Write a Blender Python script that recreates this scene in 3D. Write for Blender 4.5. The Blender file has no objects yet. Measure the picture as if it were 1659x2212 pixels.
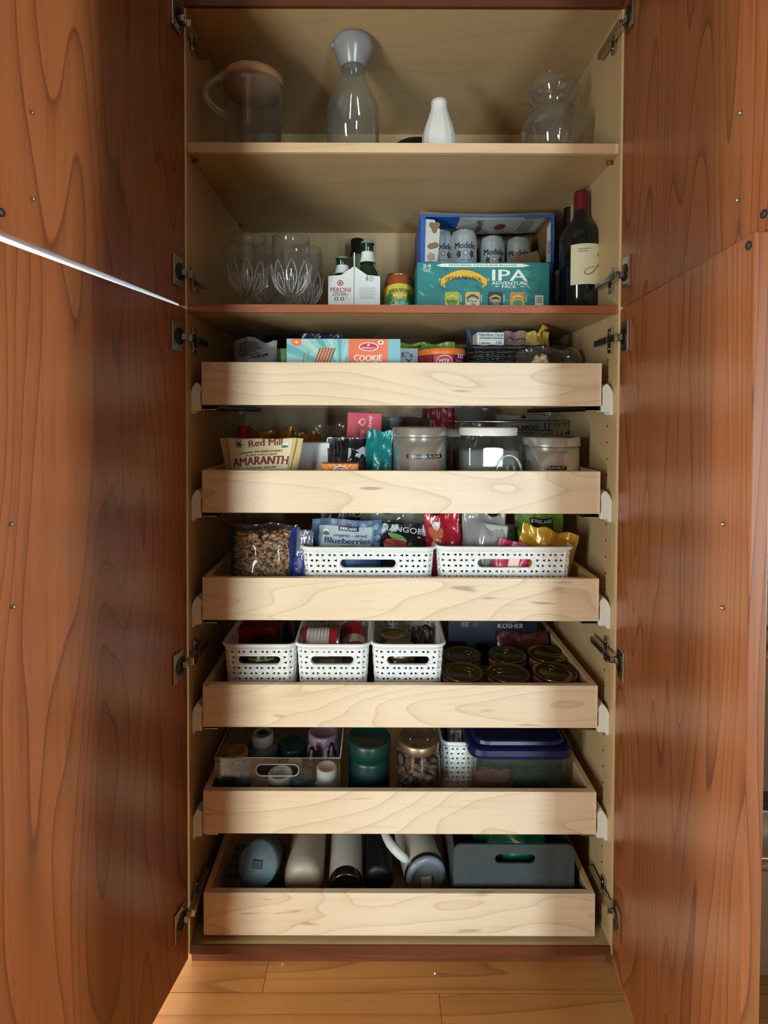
import bpy, math, random
from mathutils import Vector, Matrix, noise

# ------------------------------------------------------------------ camera
sc = bpy.context.scene
COL = sc.collection
PI = math.pi
F, CX, CY = 1150.0, 812.5, 922.6            # pixels in the 1659 x 2212 frame
PITCH, ROLL, CAMD, CAMX, CAMZ = 0.02143, 0.00327, 1.0565, -0.0521, 1.172
IW, IH = 1659, 2212
_P = Matrix(((1, 0, 0), (0, math.cos(PITCH), -math.sin(PITCH)), (0, math.sin(PITCH), math.cos(PITCH))))
_Q = Matrix(((math.cos(ROLL), 0, math.sin(ROLL)), (0, 1, 0), (-math.sin(ROLL), 0, math.cos(ROLL))))
CAMR = _Q @ _P                               # world -> (right, forward, up)
CAMLOC = Vector((CAMX, -CAMD, CAMZ))
cam_data = bpy.data.cameras.new('camera')
cam = bpy.data.objects.new('camera', cam_data)
COL.objects.link(cam)
r0, r1, r2 = CAMR[0], CAMR[1], CAMR[2]
cam.matrix_world = Matrix(((r0[0], r2[0], -r1[0], CAMLOC[0]), (r0[1], r2[1], -r1[1], CAMLOC[1]),
                           (r0[2], r2[2], -r1[2], CAMLOC[2]), (0, 0, 0, 1)))
cam_data.sensor_fit = 'VERTICAL'
cam_data.sensor_height = 24.0
cam_data.lens = F * 24.0 / IH
cam_data.shift_x = (IW / 2 - CX) / IH
cam_data.shift_y = (CY - IH / 2) / IH
cam_data.clip_start = 0.02
sc.camera = cam

# ------------------------------------------------------------------ view, world, daylight
sc.view_settings.view_transform = 'Standard'
sc.view_settings.look = 'None'
sc.view_settings.gamma = 1.0
sc.view_settings.exposure = 0.0
sc.view_settings.use_curve_mapping = False
try:
    sc.cycles.use_denoising = True
    sc.cycles.max_bounces = 10
    sc.cycles.transparent_max_bounces = 24
    sc.cycles.sample_clamp_indirect = 6.0
    sc.cycles.caustics_refractive = False
    sc.cycles.caustics_reflective = False
except Exception:
    pass
world = bpy.data.worlds.new('daylight_sky')
sc.world = world
world.use_nodes = True
bgn = world.node_tree.nodes['Background']
bgn.inputs[0].default_value = (0.80, 0.94, 1.0, 1)
bgn.inputs[1].default_value = 2.2

def area(name, loc, rot, sx, sy, power, col, spread=180):
    l = bpy.data.lights.new(name, 'AREA')
    l.shape = 'RECTANGLE'
    l.size, l.size_y = sx, sy
    l.energy = power
    l.color = col
    l.spread = math.radians(spread)          # narrowed beam, cuts bounce off floor and ceiling
    o = bpy.data.objects.new(name, l)
    COL.objects.link(o)
    o.location = loc
    o.rotation_euler = rot
    return o

RX0, RX1, RY0, RY1, RZ = -2.4, 2.4, -3.3, 0.50, 2.5      # the kitchen: inner faces
# each daylight stands in a window opening cut below; the low one is added
PY = -1.65                                                   # added unseen wall behind the camera, shades the cabinet's left wall
GD_X, GD_W, GD_Z0, GD_Z1 = 0.90, 0.36, 0.06, 1.50           # tall hall window seen through the doorway
DO_X0, DO_X1, DO_Z = 0.36, 1.02, 2.06                       # doorway in the added wall, lets the hall light past
LW_X, LW_W, LW_Z0, LW_Z1 = -1.08, 0.30, 0.10, 1.45          # window in the added wall
SL_Y, SL_W, SL_Z0, SL_Z1 = -0.62, 0.24, 0.06, 2.10          # side light in the wall to the left
SR_Y, SR_W, SR_Z0, SR_Z1 = -0.84, 0.24, 0.30, 2.10          # side light in the wall to the right
KW_X, KW_W, KW_Z0, KW_Z1 = -1.05, 0.90, 1.20, 2.05          # kitchen window left of the cabinet
area('daylight_hall', (GD_X, RY0 - 0.03, (GD_Z0 + GD_Z1) / 2), (PI / 2, 0, 0), GD_W, GD_Z1 - GD_Z0, 96, (0.84, 0.95, 1.0))
area('daylight_partition', (LW_X, PY - 0.09, (LW_Z0 + LW_Z1) / 2), (PI / 2, 0, 0), LW_W, LW_Z1 - LW_Z0, 76, (1.0, 0.95, 0.86))
area('daylight_side', (RX0 - 0.03, SL_Y, (SL_Z0 + SL_Z1) / 2), (PI / 2, 0, -PI / 2), SL_W, SL_Z1 - SL_Z0, 17, (1.0, 0.90, 0.76), 75)
area('daylight_side', (RX1 + 0.03, SR_Y, (SR_Z0 + SR_Z1) / 2), (PI / 2, 0, PI / 2), SR_W, SR_Z1 - SR_Z0, 26, (1.0, 0.90, 0.74), 75)
FW_Y, FW_W, FW_Z0, FW_Z1 = -0.02, 0.60, 0.02, 0.40              # added unseen opening for the floor fill light
area('floor_fill_light', (RX0 - 0.03, FW_Y, (FW_Z0 + FW_Z1) / 2), (PI / 2, 0, -PI / 2), FW_W, FW_Z1 - FW_Z0, 60, (1.0, 0.90, 0.74), 60)  # added fill, slips under the left door to brighten the floor
area('daylight_kitchen', (KW_X, RY1 + 0.10, (KW_Z0 + KW_Z1) / 2), (-PI / 2, 0, 0), KW_W, KW_Z1 - KW_Z0, 20, (0.88, 0.97, 1.0))

# ------------------------------------------------------------------ helpers
def unproject(px, py, Y):
    d = CAMR.transposed() @ Vector(((px - CX) / F, 1.0, -(py - CY) / F))
    t = (Y + CAMD) / d.y
    return CAMLOC + d * t
def pX(px, py, Y): return unproject(px, py, Y).x
def pZ(px, py, Y): return unproject(px, py, Y).z

def lin(c):
    if isinstance(c, str):
        c = c.lstrip('#')
        c = tuple(int(c[i:i + 2], 16) / 255 for i in (0, 2, 4))
    return tuple(x / 12.92 if x <= 0.04045 else ((x + 0.055) / 1.055) ** 2.4 for x in c) + (1.0,)

MATS = {}
def new_mat(name):
    m = bpy.data.materials.new(name)
    m.use_nodes = True
    nt = m.node_tree
    return m, nt, nt.nodes['Principled BSDF']

def mat(color, rough=0.5, metal=0.0, spec=0.5, vary=0.06, scale=60.0, bump=0.0, coat=0.0, emit=0.0):
    key = ('m', color, rough, metal, spec, vary, scale, bump, coat, emit)
    if key in MATS: return MATS[key]
    m, nt, b = new_mat('surface_' + str(color).replace('#', ''))
    c = lin(color)
    b.inputs['Roughness'].default_value = rough
    b.inputs['Metallic'].default_value = metal
    b.inputs['Specular IOR Level'].default_value = spec
    b.inputs['Coat Weight'].default_value = coat
    tc = nt.nodes.new('ShaderNodeTexCoord')
    nz = nt.nodes.new('ShaderNodeTexNoise')
    nz.inputs['Scale'].default_value = scale
    nz.inputs['Detail'].default_value = 3.0
    nt.links.new(tc.outputs['Object'], nz.inputs['Vector'])
    mx = nt.nodes.new('ShaderNodeMix'); mx.data_type = 'RGBA'
    mx.inputs[6].default_value = tuple(max(0, x * (1 - vary)) for x in c[:3]) + (1,)
    mx.inputs[7].default_value = tuple(min(1, x * (1 + vary)) for x in c[:3]) + (1,)
    nt.links.new(nz.outputs['Fac'], mx.inputs[0])
    nt.links.new(mx.outputs[2], b.inputs['Base Color'])
    if bump:
        bp = nt.nodes.new('ShaderNodeBump')
        bp.inputs['Strength'].default_value = bump
        bp.inputs['Distance'].default_value = 0.002
        nt.links.new(nz.outputs['Fac'], bp.inputs['Height'])
        nt.links.new(bp.outputs['Normal'], b.inputs['Normal'])
    if emit:
        b.inputs['Emission Color'].default_value = c
        b.inputs['Emission Strength'].default_value = emit
    MATS[key] = m
    return m

def clear_film(tint='#f4f6f6', fac=0.10, rough=0.08, gloss=0.9, haze=None):
    """thin clear plastic or glass wall: see-through with a fresnel sheen and a trace of haze"""
    key = ('film', tint, fac, rough, gloss, haze)
    if key in MATS: return MATS[key]
    m = bpy.data.materials.new('clear_sheet'); m.use_nodes = True
    nt = m.node_tree; nt.nodes.clear()
    out = nt.nodes.new('ShaderNodeOutputMaterial')
    tr = nt.nodes.new('ShaderNodeBsdfTransparent'); tr.inputs[0].default_value = lin(tint)
    df = nt.nodes.new('ShaderNodeBsdfDiffuse'); df.inputs[0].default_value = lin(haze or tint)
    gl = nt.nodes.new('ShaderNodeBsdfGlossy'); gl.inputs['Roughness'].default_value = rough
    gl.inputs['Color'].default_value = (gloss, gloss, gloss, 1)
    lw = nt.nodes.new('ShaderNodeLayerWeight'); lw.inputs['Blend'].default_value = 0.5
    pw = nt.nodes.new('ShaderNodeMath'); pw.operation = 'POWER'; pw.inputs[1].default_value = 4.0
    nt.links.new(lw.outputs['Facing'], pw.inputs[0])
    fr = nt.nodes.new('ShaderNodeMapRange'); fr.inputs['To Min'].default_value = 0.07; fr.inputs['To Max'].default_value = 0.75
    nt.links.new(pw.outputs[0], fr.inputs['Value'])
    tc = nt.nodes.new('ShaderNodeTexCoord'); nz = nt.nodes.new('ShaderNodeTexNoise')
    nz.inputs['Scale'].default_value = 25
    nt.links.new(tc.outputs['Object'], nz.inputs['Vector'])
    mr = nt.nodes.new('ShaderNodeMapRange')
    mr.inputs['To Min'].default_value = fac * 0.6; mr.inputs['To Max'].default_value = fac * 1.4
    nt.links.new(nz.outputs['Fac'], mr.inputs['Value'])
    m1 = nt.nodes.new('ShaderNodeMixShader'); m2 = nt.nodes.new('ShaderNodeMixShader')
    nt.links.new(mr.outputs[0], m1.inputs[0]); nt.links.new(tr.outputs[0], m1.inputs[1]); nt.links.new(df.outputs[0], m1.inputs[2])
    nt.links.new(fr.outputs[0], m2.inputs[0]); nt.links.new(m1.outputs[0], m2.inputs[1]); nt.links.new(gl.outputs[0], m2.inputs[2])
    nt.links.new(m2.outputs[0], out.inputs[0])
    MATS[key] = m
    return m

def glass(tint='#ffffff', rough=0.0, ior=1.5):
    key = ('glass', tint, rough, ior)
    if key in MATS: return MATS[key]
    m, nt, b = new_mat('clear_glass')
    b.inputs['Base Color'].default_value = lin(tint)
    b.inputs['Transmission Weight'].default_value = 1.0
    b.inputs['Roughness'].default_value = rough
    b.inputs['IOR'].default_value = ior
    tc = nt.nodes.new('ShaderNodeTexCoord'); nz = nt.nodes.new('ShaderNodeTexNoise'); nz.inputs['Scale'].default_value = 8
    nt.links.new(tc.outputs['Object'], nz.inputs['Vector'])
    bp = nt.nodes.new('ShaderNodeBump'); bp.inputs['Strength'].default_value = 0.02
    nt.links.new(nz.outputs['Fac'], bp.inputs['Height']); nt.links.new(bp.outputs['Normal'], b.inputs['Normal'])
    MATS[key] = m
    return m

def wood(name, light, mid, dark, axis='Z', rings=9.0, scale=3.2, stretch=0.10, rough=0.4, line=0.5, coat=0.0, seed=0.0, fleck=0.0):
    """contour lines of stretched noise read as cathedral grain; streaks run with the grain"""
    key = ('wood', name)
    if key in MATS: return MATS[key]
    m, nt, b = new_mat(name)
    N = nt.nodes.new; L = nt.links.new
    tc = N('ShaderNodeTexCoord')
    info = N('ShaderNodeObjectInfo')
    add = N('ShaderNodeVectorMath'); add.operation = 'MULTIPLY_ADD'
    add.inputs[1].default_value = (1, 1, 1)
    mulr = N('ShaderNodeMath'); mulr.operation = 'MULTIPLY'; mulr.inputs[1].default_value = 40.0
    L(info.outputs['Random'], mulr.inputs[0])
    comb = N('ShaderNodeCombineXYZ'); L(mulr.outputs[0], comb.inputs[0]); L(mulr.outputs[0], comb.inputs[1]); comb.inputs[2].default_value = seed
    L(tc.outputs['Object'], add.inputs[0]); L(comb.outputs[0], add.inputs[2])
    def mapped(s, st):
        mp = N('ShaderNodeMapping')
        v = {'X': (s * st, s, s), 'Y': (s, s * st, s), 'Z': (s, s, s * st)}[axis]
        mp.inputs['Scale'].default_value = v
        L(add.outputs[0], mp.inputs['Vector'])
        return mp
    n1 = N('ShaderNodeTexNoise'); n1.inputs['Scale'].default_value = 1.0; n1.inputs['Detail'].default_value = 1.5; n1.inputs['Roughness'].default_value = 0.35
    n1.inputs['Distortion'].default_value = 0.25
    L(mapped(scale, stretch).outputs[0], n1.inputs['Vector'])
    mu = N('ShaderNodeMath'); mu.operation = 'MULTIPLY'; mu.inputs[1].default_value = rings
    L(n1.outputs['Fac'], mu.inputs[0])
    fr = N('ShaderNodeMath'); fr.operation = 'FRACT'; L(mu.outputs[0], fr.inputs[0])
    ramp = N('ShaderNodeValToRGB')
    e = ramp.color_ramp.elements
    e[0].position = 0.0; e[0].color = (0, 0, 0, 1)
    e[1].position = 1.0; e[1].color = (1, 1, 1, 1)
    k = ramp.color_ramp.elements.new(0.55); k.color = (0.10, 0.10, 0.10, 1)
    k = ramp.color_ramp.elements.new(0.86); k.color = (0.35, 0.35, 0.35, 1)
    k = ramp.color_ramp.elements.new(0.97); k.color = (1, 1, 1, 1)
    e[len(e) - 1].color = (0.2, 0.2, 0.2, 1)
    L(fr.outputs[0], ramp.inputs[0])
    n2 = N('ShaderNodeTexNoise'); n2.inputs['Scale'].default_value = 1.0; n2.inputs['Detail'].default_value = 4.0
    L(mapped(150.0, 0.03).outputs[0], n2.inputs['Vector'])
    n3 = N('ShaderNodeTexNoise'); n3.inputs['Scale'].default_value = 1.0; n3.inputs['Detail'].default_value = 2.0
    L(mapped(7.0, 0.25).outputs[0], n3.inputs['Vector'])
    c1 = N('ShaderNodeMix'); c1.data_type = 'RGBA'; c1.inputs[6].default_value = lin(light); c1.inputs[7].default_value = lin(mid)
    L(n3.outputs['Fac'], c1.inputs[0])
    c2 = N('ShaderNodeMix'); c2.data_type = 'RGBA'; c2.inputs[7].default_value = lin(dark)
    ml = N('ShaderNodeMath'); ml.operation = 'MULTIPLY'; ml.inputs[1].default_value = line
    L(ramp.outputs[0], ml.inputs[0]); L(ml.outputs[0], c2.inputs[0]); L(c1.outputs[2], c2.inputs[6])
    c3 = N('ShaderNodeMix'); c3.data_type = 'RGBA'; c3.inputs[7].default_value = lin(dark)
    mr = N('ShaderNodeMapRange'); mr.inputs['From Min'].default_value = 0.52; mr.inputs['From Max'].default_value = 0.80
    mr.inputs['To Max'].default_value = line * 0.55
    L(n2.outputs['Fac'], mr.inputs['Value']); L(mr.outputs[0], c3.inputs[0]); L(c2.outputs[2], c3.inputs[6])
    last = c3
    if fleck:
        n4 = N('ShaderNodeTexNoise'); n4.inputs['Scale'].default_value = 1.0; n4.inputs['Detail'].default_value = 1.0
        L(mapped(60.0, 0.16).outputs[0], n4.inputs['Vector'])
        m4 = N('ShaderNodeMapRange'); m4.inputs['From Min'].default_value = 0.70; m4.inputs['From Max'].default_value = 0.78
        m4.inputs['To Max'].default_value = fleck
        c4 = N('ShaderNodeMix'); c4.data_type = 'RGBA'; c4.inputs[7].default_value = lin('#7a5638')
        L(n4.outputs['Fac'], m4.inputs['Value']); L(m4.outputs[0], c4.inputs[0]); L(c3.outputs[2], c4.inputs[6])
        last = c4
    L(last.outputs[2], b.inputs['Base Color'])
    b.inputs['Roughness'].default_value = rough
    b.inputs['Coat Weight'].default_value = coat
    b.inputs['Coat Roughness'].default_value = 0.25
    bp = N('ShaderNodeBump'); bp.inputs['Strength'].default_value = 0.05; bp.inputs['Distance'].default_value = 0.001
    L(n2.outputs['Fac'], bp.inputs['Height']); L(bp.outputs['Normal'], b.inputs['Normal'])
    MATS[key] = m
    return m

class MB:
    """collects faces of ONE part"""
    def __init__(s): s.v = []; s.f = []; s.s = []
    def add(s, vs, fs, smooth=False):
        n = len(s.v)
        s.v.extend([tuple(v) for v in vs])
        for f in fs:
            s.f.append(tuple(n + i for i in f)); s.s.append(smooth)
        return s
    def box(s, x0, x1, y0, y1, z0, z1, M=None):
        vs = [Vector((x, y, z)) for z in (z0, z1) for y in (y0, y1) for x in (x0, x1)]
        if M: vs = [M @ v for v in vs]
        return s.add(vs, [(0, 2, 3, 1), (4, 5, 7, 6), (0, 1, 5, 4), (2, 6, 7, 3), (0, 4, 6, 2), (1, 3, 7, 5)])
    def lathe(s, prof, n=32, c=(0, 0, 0), M=None, smooth=True, sx=1.0, sy=1.0, wob=None):
        vs = []; fs = []; rings = []
        for (r, z) in prof:
            if r <= 1e-6:
                rings.append([len(vs)]); vs.append(Vector((c[0], c[1], c[2] + z)))
            else:
                base = len(vs)
                for i in range(n):
                    a = 2 * PI * i / n
                    rr = r * (wob(a, z) if wob else 1.0)
                    vs.append(Vector((c[0] + rr * sx * math.cos(a), c[1] + rr * sy * math.sin(a), c[2] + z)))
                rings.append(list(range(base, base + n)))
        for A, B in zip(rings, rings[1:]):
            if len(A) == 1 and len(B) == 1: continue
            for i in range(n):
                j = (i + 1) % n
                if len(A) == 1: fs.append((A[0], B[j], B[i]))
                elif len(B) == 1: fs.append((A[i], A[j], B[0]))
                else: fs.append((A[i], A[j], B[j], B[i]))
        if M: vs = [M @ v for v in vs]
        return s.add(vs, fs, smooth)
    def tube(s, path, r, n=8, closed=False, smooth=True):
        path = [Vector(p) for p in path]; m = len(path); vs = []; fs = []
        up = Vector((0, 0, 1)); prev = None
        for i, p in enumerate(path):
            a = path[(i - 1) % m] if (closed or i > 0) else path[i]
            b = path[(i + 1) % m] if (closed or i < m - 1) else path[i]
            t = (b - a).normalized()
            if prev is None:
                q = t.cross(up)
                if q.length < 1e-4: q = t.cross(Vector((1, 0, 0)))
            else:
                q = prev - t * prev.dot(t)
                if q.length < 1e-5: q = t.cross(up)
            q.normalize(); prev = q; w = t.cross(q)
            rr = r[i] if isinstance(r, (list, tuple)) else r
            for k in range(n):
                an = 2 * PI * k / n
                vs.append(p + q * (rr * math.cos(an)) + w * (rr * math.sin(an)))
        for i in range(m if closed else m - 1):
            A = i * n; B = ((i + 1) % m) * n
            for k in range(n):
                l = (k + 1) % n
                fs.append((A + k, A + l, B + l, B + k))
        if not closed:
            fs.append(tuple(range(n))[::-1]); fs.append(tuple((m - 1) * n + k for k in range(n)))
        return s.add(vs, fs, smooth)
    def prism(s, poly, d0, d1, plane='xz', M=None):
        """poly: 2-D outline; extruded from d0 to d1 along the missing axis"""
        n = len(poly); vs = []
        for d in (d0, d1):
            for (a, b) in poly:
                vs.append(Vector({'xz': (a, d, b), 'xy': (a, b, d), 'yz': (d, a, b)}[plane]))
        fs = [tuple(range(n)), tuple(range(2 * n - 1, n - 1, -1))]
        fs += [(i, n + i, n + (i + 1) % n, (i + 1) % n) for i in range(n)]
        if M: vs = [M @ v for v in vs]
        return s.add(vs, fs)
    def grid(s, fn, nu, nv, smooth=True, flip=False, wrap=False):
        vs = [fn(i / nu, j / nv) for j in range(nv + 1) for i in range(nu + (0 if wrap else 1))]
        w = nu if wrap else nu + 1; fs = []
        for j in range(nv):
            for i in range(nu):
                i2 = (i + 1) % w
                q = (j * w + i, j * w + i2, (j + 1) * w + i2, (j + 1) * w + i)
                fs.append(q[::-1] if flip else q)
        return s.add(vs, fs, smooth)
    def mesh(s, name):
        me = bpy.data.meshes.new(name)
        me.from_pydata(s.v, [], s.f)
        me.polygons.foreach_set('use_smooth', s.s)
        me.update()
        return me
    def build(s, name, m, parent=None, bevel=0.0, solid=0.0, loc=None, rot=None, subsurf=0, label=None, kind=None, recalc=True):
        me = s.mesh(name)
        if recalc:
            import bmesh
            bm = bmesh.new(); bm.from_mesh(me)
            bmesh.ops.recalc_face_normals(bm, faces=bm.faces)
            bm.to_mesh(me); bm.free()
        me.materials.append(m)
        o = bpy.data.objects.new(name, me)
        COL.objects.link(o)
        if parent: o.parent = parent
        if loc: o.location = loc
        if rot: o.rotation_euler = rot
        if bevel:
            b = o.modifiers.new('bevel', 'BEVEL'); b.width = bevel; b.segments = 2; b.limit_method = 'ANGLE'
        if solid:
            d = o.modifiers.new('solid', 'SOLIDIFY'); d.thickness = solid; d.offset = 0
        if subsurf:
            d = o.modifiers.new('sub', 'SUBSURF'); d.levels = subsurf; d.render_levels = subsurf
        if label: o['label'] = label
        if kind: o['kind'] = kind
        return o

def tag(o, label, cat, group=None, kind=None):
    o['label'] = label; o['category'] = cat
    if group: o['group'] = group
    if kind: o['kind'] = kind
    return o
def thing(name, label, cat, loc=(0, 0, 0), rotz=0.0, group=None, rot=None):
    o = bpy.data.objects.new(name, None)
    o.empty_display_size = 0.03
    COL.objects.link(o)
    o.location = loc
    o.rotation_euler = rot if rot else (0, 0, rotz)
    return tag(o, label, cat, group)
def struct(o):
    o['kind'] = 'structure'; return o

# ---- flat print: lettering and printed shapes laid on a surface map f(u, v, off) -> point
TXT = {}
def text2d(s, bold=0.0):
    key = (s, bold)
    if key in TXT: return TXT[key]
    c = bpy.data.curves.new('lettering', 'FONT')
    c.body = s; c.resolution_u = 3; c.offset = bold
    o = bpy.data.objects.new('lettering', c)
    me = o.to_mesh()
    vs = [(v.co.x, v.co.y) for v in me.vertices]; fs = [tuple(p.vertices) for p in me.polygons]
    o.to_mesh_clear(); bpy.data.objects.remove(o); bpy.data.curves.remove(c)
    x0 = min(v[0] for v in vs); x1 = max(v[0] for v in vs); y0 = min(v[1] for v in vs); y1 = max(v[1] for v in vs)
    vs = [((x - (x0 + x1) / 2) / (x1 - x0), (y - (y0 + y1) / 2) / (y1 - y0)) for x, y in vs]
    TXT[key] = (vs, fs, (x1 - x0) / (y1 - y0))
    return TXT[key]
def flatmap(o=(0, 0, 0), ux=(1, 0, 0), uz=(0, 0, 1), nrm=(0, -1, 0)):
    o, ux, uz, nrm = Vector(o), Vector(ux), Vector(uz), Vector(nrm)
    return lambda u, v, off=0.0003: o + ux * u + uz * v + nrm * off
def cylmap(r, z0=0.0, a0=0.0, c=(0, 0)):
    rf = r if callable(r) else (lambda v: r)
    def f(u, v, off=0.0004):
        rr = rf(v) + off; a = u / rf(0) + a0
        return Vector((c[0] + rr * math.sin(a), c[1] - rr * math.cos(a), z0 + v))
    return f
def lettering(parent, s, f, u, v, h, w=None, m=None, bold=0.01, shear=0.0, arc=0.0, off=0.0006, rot=0.0, name='lettering'):
    vs, fs, asp = text2d(s, 0.0)
    w = w or asp * h
    mb = MB(); cr, sr = math.cos(rot), math.sin(rot)
    # heavier lettering: the same strokes laid twice with a small sideways shift
    for dx, do in (((-min(bold, .05) * .75 * h, 0.0), (min(bold, .05) * .75 * h, 0.00005)) if bold > 0.012 else ((0.0, 0.0),)):
        out = []
        for a, b in vs:
            x = a * w + shear * b * h + dx; y = b * h - arc * (2 * a) ** 2
            out.append(f(u + x * cr - y * sr, v + x * sr + y * cr, off + do))
        mb.add(out, fs)
    return mb.build(name, m or mat('#202020', 0.6), parent, recalc=False)
def patch(parent, name, f, u0, u1, v0, v1, m, off=0.0003, n=1, nv=1, label=None):
    return MB().grid(lambda a, b: f(u0 + (u1 - u0) * a, v0 + (v1 - v0) * b, off), n, nv, smooth=n > 1).build(name, m, parent, recalc=False, label=label)
def blob(parent, name, f, cu, cv, ru, rv, m, off=0.0004, n=24, shape=None, rot=0.0, label=None):
    pts = [f(cu, cv, off)]; cr, sr = math.cos(rot), math.sin(rot)
    for i in range(n):
        a = 2 * PI * i / n; k = shape(a) if shape else 1.0
        x, y = ru * k * math.cos(a), rv * k * math.sin(a)
        pts.append(f(cu + x * cr - y * sr, cv + x * sr + y * cr, off))
    return MB().add(pts, [(0, 1 + i, 1 + (i + 1) % n) for i in range(n)]).build(name, m, parent, recalc=False, label=label)
def poly(parent, name, f, pts, m, off=0.0004, label=None):
    return MB().add([f(u, v, off) for u, v in pts], [tuple(range(len(pts)))]).build(name, m, parent, recalc=False, label=label)

def stroke(parent, f, pts, width, m, off=.0009, name='script_stroke', sub=6):
    """pen stroke: a ribbon along a smooth curve through 2-D points"""
    P_ = [Vector(p) for p in pts]; out = []
    for i in range(len(P_) - 1):
        p0, p1, p2, p3 = P_[max(0, i - 1)], P_[i], P_[i + 1], P_[min(len(P_) - 1, i + 2)]
        for k in range(sub):
            t = k / sub
            out.append(.5 * ((2 * p1) + (p2 - p0) * t + (2 * p0 - 5 * p1 + 4 * p2 - p3) * t * t + (3 * p1 - p0 - 3 * p2 + p3) * t ** 3))
    out.append(P_[-1]); vs = []
    for i, q in enumerate(out):
        d = (out[min(i + 1, len(out) - 1)] - out[max(i - 1, 0)])
        n = Vector((-d.y, d.x)).normalized() if d.length > 1e-9 else Vector((0, 1))
        w = width * (.55 + .45 * math.sin(PI * i / (len(out) - 1)))
        for s in (-1, 1): vs.append(f(q.x + n.x * w / 2 * s, q.y + n.y * w / 2 * s, off))
    return MB().add(vs, [(2 * i, 2 * i + 2, 2 * i + 3, 2 * i + 1) for i in range(len(out) - 1)]).build(name, m, parent, recalc=False)
# ------------------------------------------------------------------ the kitchen
M_WALL = mat('#d8d6d0', 0.9, vary=0.03, scale=20, bump=0.1)
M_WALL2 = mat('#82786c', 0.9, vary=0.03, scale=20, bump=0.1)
M_CEIL = mat('#9a9186', 0.95, vary=0.02, scale=20)
M_OAK = wood('oak_floor', '#b07a44', '#96602f', '#6d3f1c', axis='X', rings=10, scale=9, stretch=0.07, rough=0.38, line=0.55)
M_CHERRY = wood('cherry_veneer', '#a8683e', '#93522e', '#5a2b14', axis='Z', rings=19, scale=7.0, stretch=0.12, rough=0.34, line=0.72, coat=0.18)
M_CHERRY_X = wood('cherry_edge', '#6c3a20', '#5a2e18', '#40200e', axis='X', rings=8, scale=9, stretch=0.08, rough=0.42, line=0.4)
M_CHERRY_LIT = wood('cherry_edge_lit', '#a8613e', '#985232', '#6a3318', axis='X', rings=8, scale=9, stretch=0.08, rough=0.45, line=0.35)  # same cherry as the edge, lightened to paint in this shelf's brighter light
M_MAPLE = wood('maple_front', '#eedac0', '#e4cba8', '#b8926a', axis='X', rings=13.0, scale=8.0, stretch=0.22, rough=0.42, line=0.40, fleck=0.55)
M_PLY = wood('maple_ply', '#cdb389', '#c0a479', '#a4875c', axis='Z', rings=6, scale=5, stretch=0.2, rough=0.5, line=0.22)
M_PLYX = wood('maple_ply_flat', '#c6ab82', '#b89b70', '#9a7d54', axis='X', rings=6, scale=5, stretch=0.2, rough=0.5, line=0.22)
M_EDGE = wood('maple_edge', '#e8c8a2', '#dcb98f', '#c09a70', axis='X', rings=6, scale=14, stretch=0.05, rough=0.5, line=0.25)
M_STEEL = mat('#b9b4aa', 0.28, 1.0, vary=0.05)
M_NICKEL = mat('#c9c2b4', 0.22, 1.0, vary=0.05)
M_DARKSTEEL = mat('#3a3a3c', 0.35, 0.9, vary=0.08)
M_PANE = clear_film('#f2f8fa', 0.03, 0.02)

fl = struct(MB().box(RX0 - 0.1, RX1 + 0.1, RY0 - 0.1, RY1 + 0.1, -0.03, -0.0105).build('floor', mat('#5a3a20', 0.8)))
PLK = {}
rows = int((RY1 - RY0) / 0.10) + 1
random.seed(4)
for i in range(rows):
    y0 = RY0 + i * 0.10; y1 = min(y0 + 0.0988, RY1)
    if y1 - y0 < 0.02: continue
    x = RX0 - random.random() * 0.9 if i % 2 else RX0 - 0.45 * random.random()
    while x < RX1:
        x1 = x + 1.45
        a, b = max(x, RX0), min(x1, RX1)
        if b - a > 0.03:
            MB().box(a, b - 0.001, y0, y1, -0.0105, 0.0).build('plank', M_OAK, fl)
        x = x1
struct(MB().box(RX0 - 0.1, RX1 + 0.1, RY0 - 0.1, RY1 + 0.1, RZ, RZ + 0.06).build('ceiling', M_CEIL))

def wall(name, axis, at, out, a0, a1, holes):
    """vertical wall along x (axis 'x') or y, with rectangular openings (h0, h1, z0, z1)"""
    mb = MB(); t0, t1 = sorted((at, at + out))
    def bx(p0, p1, z0, z1):
        if p1 - p0 < 1e-4 or z1 - z0 < 1e-4: return
        if axis == 'x': mb.box(p0, p1, t0, t1, z0, z1)
        else: mb.box(t0, t1, p0, p1, z0, z1)
    p = a0
    for (h0, h1, z0, z1) in holes:
        bx(p, h0, 0, RZ); bx(h0, h1, 0, z0); bx(h0, h1, z1, RZ); p = h1
    bx(p, a1, 0, RZ)
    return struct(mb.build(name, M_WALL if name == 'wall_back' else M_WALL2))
wall('wall_back', 'x', RY1, 0.08, RX0 - 0.08, RX1 + 0.08, [(KW_X - KW_W / 2, KW_X + KW_W / 2, KW_Z0, KW_Z1)])
wall('wall_front', 'x', RY0, -0.08, RX0 - 0.08, RX1 + 0.08, [(GD_X - GD_W / 2, GD_X + GD_W / 2, GD_Z0, GD_Z1)])
wall('wall_left', 'y', RX0, -0.08, RY0, RY1, [(SL_Y - SL_W / 2, SL_Y + SL_W / 2, SL_Z0, SL_Z1), (FW_Y - FW_W / 2, FW_Y + FW_W / 2, FW_Z0, FW_Z1)])
wall('wall_right', 'y', RX1, 0.08, RY0, RY1, [(SR_Y - SR_W / 2, SR_Y + SR_W / 2, SR_Z0, SR_Z1)])
wall('wall_light_block', 'x', PY, -0.08, RX0, RX1, [(LW_X - LW_W / 2, LW_X + LW_W / 2, LW_Z0, LW_Z1), (DO_X0, DO_X1, 0.0, DO_Z)])  # added blocker, keeps hall light off the cabinet's left wall
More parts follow.
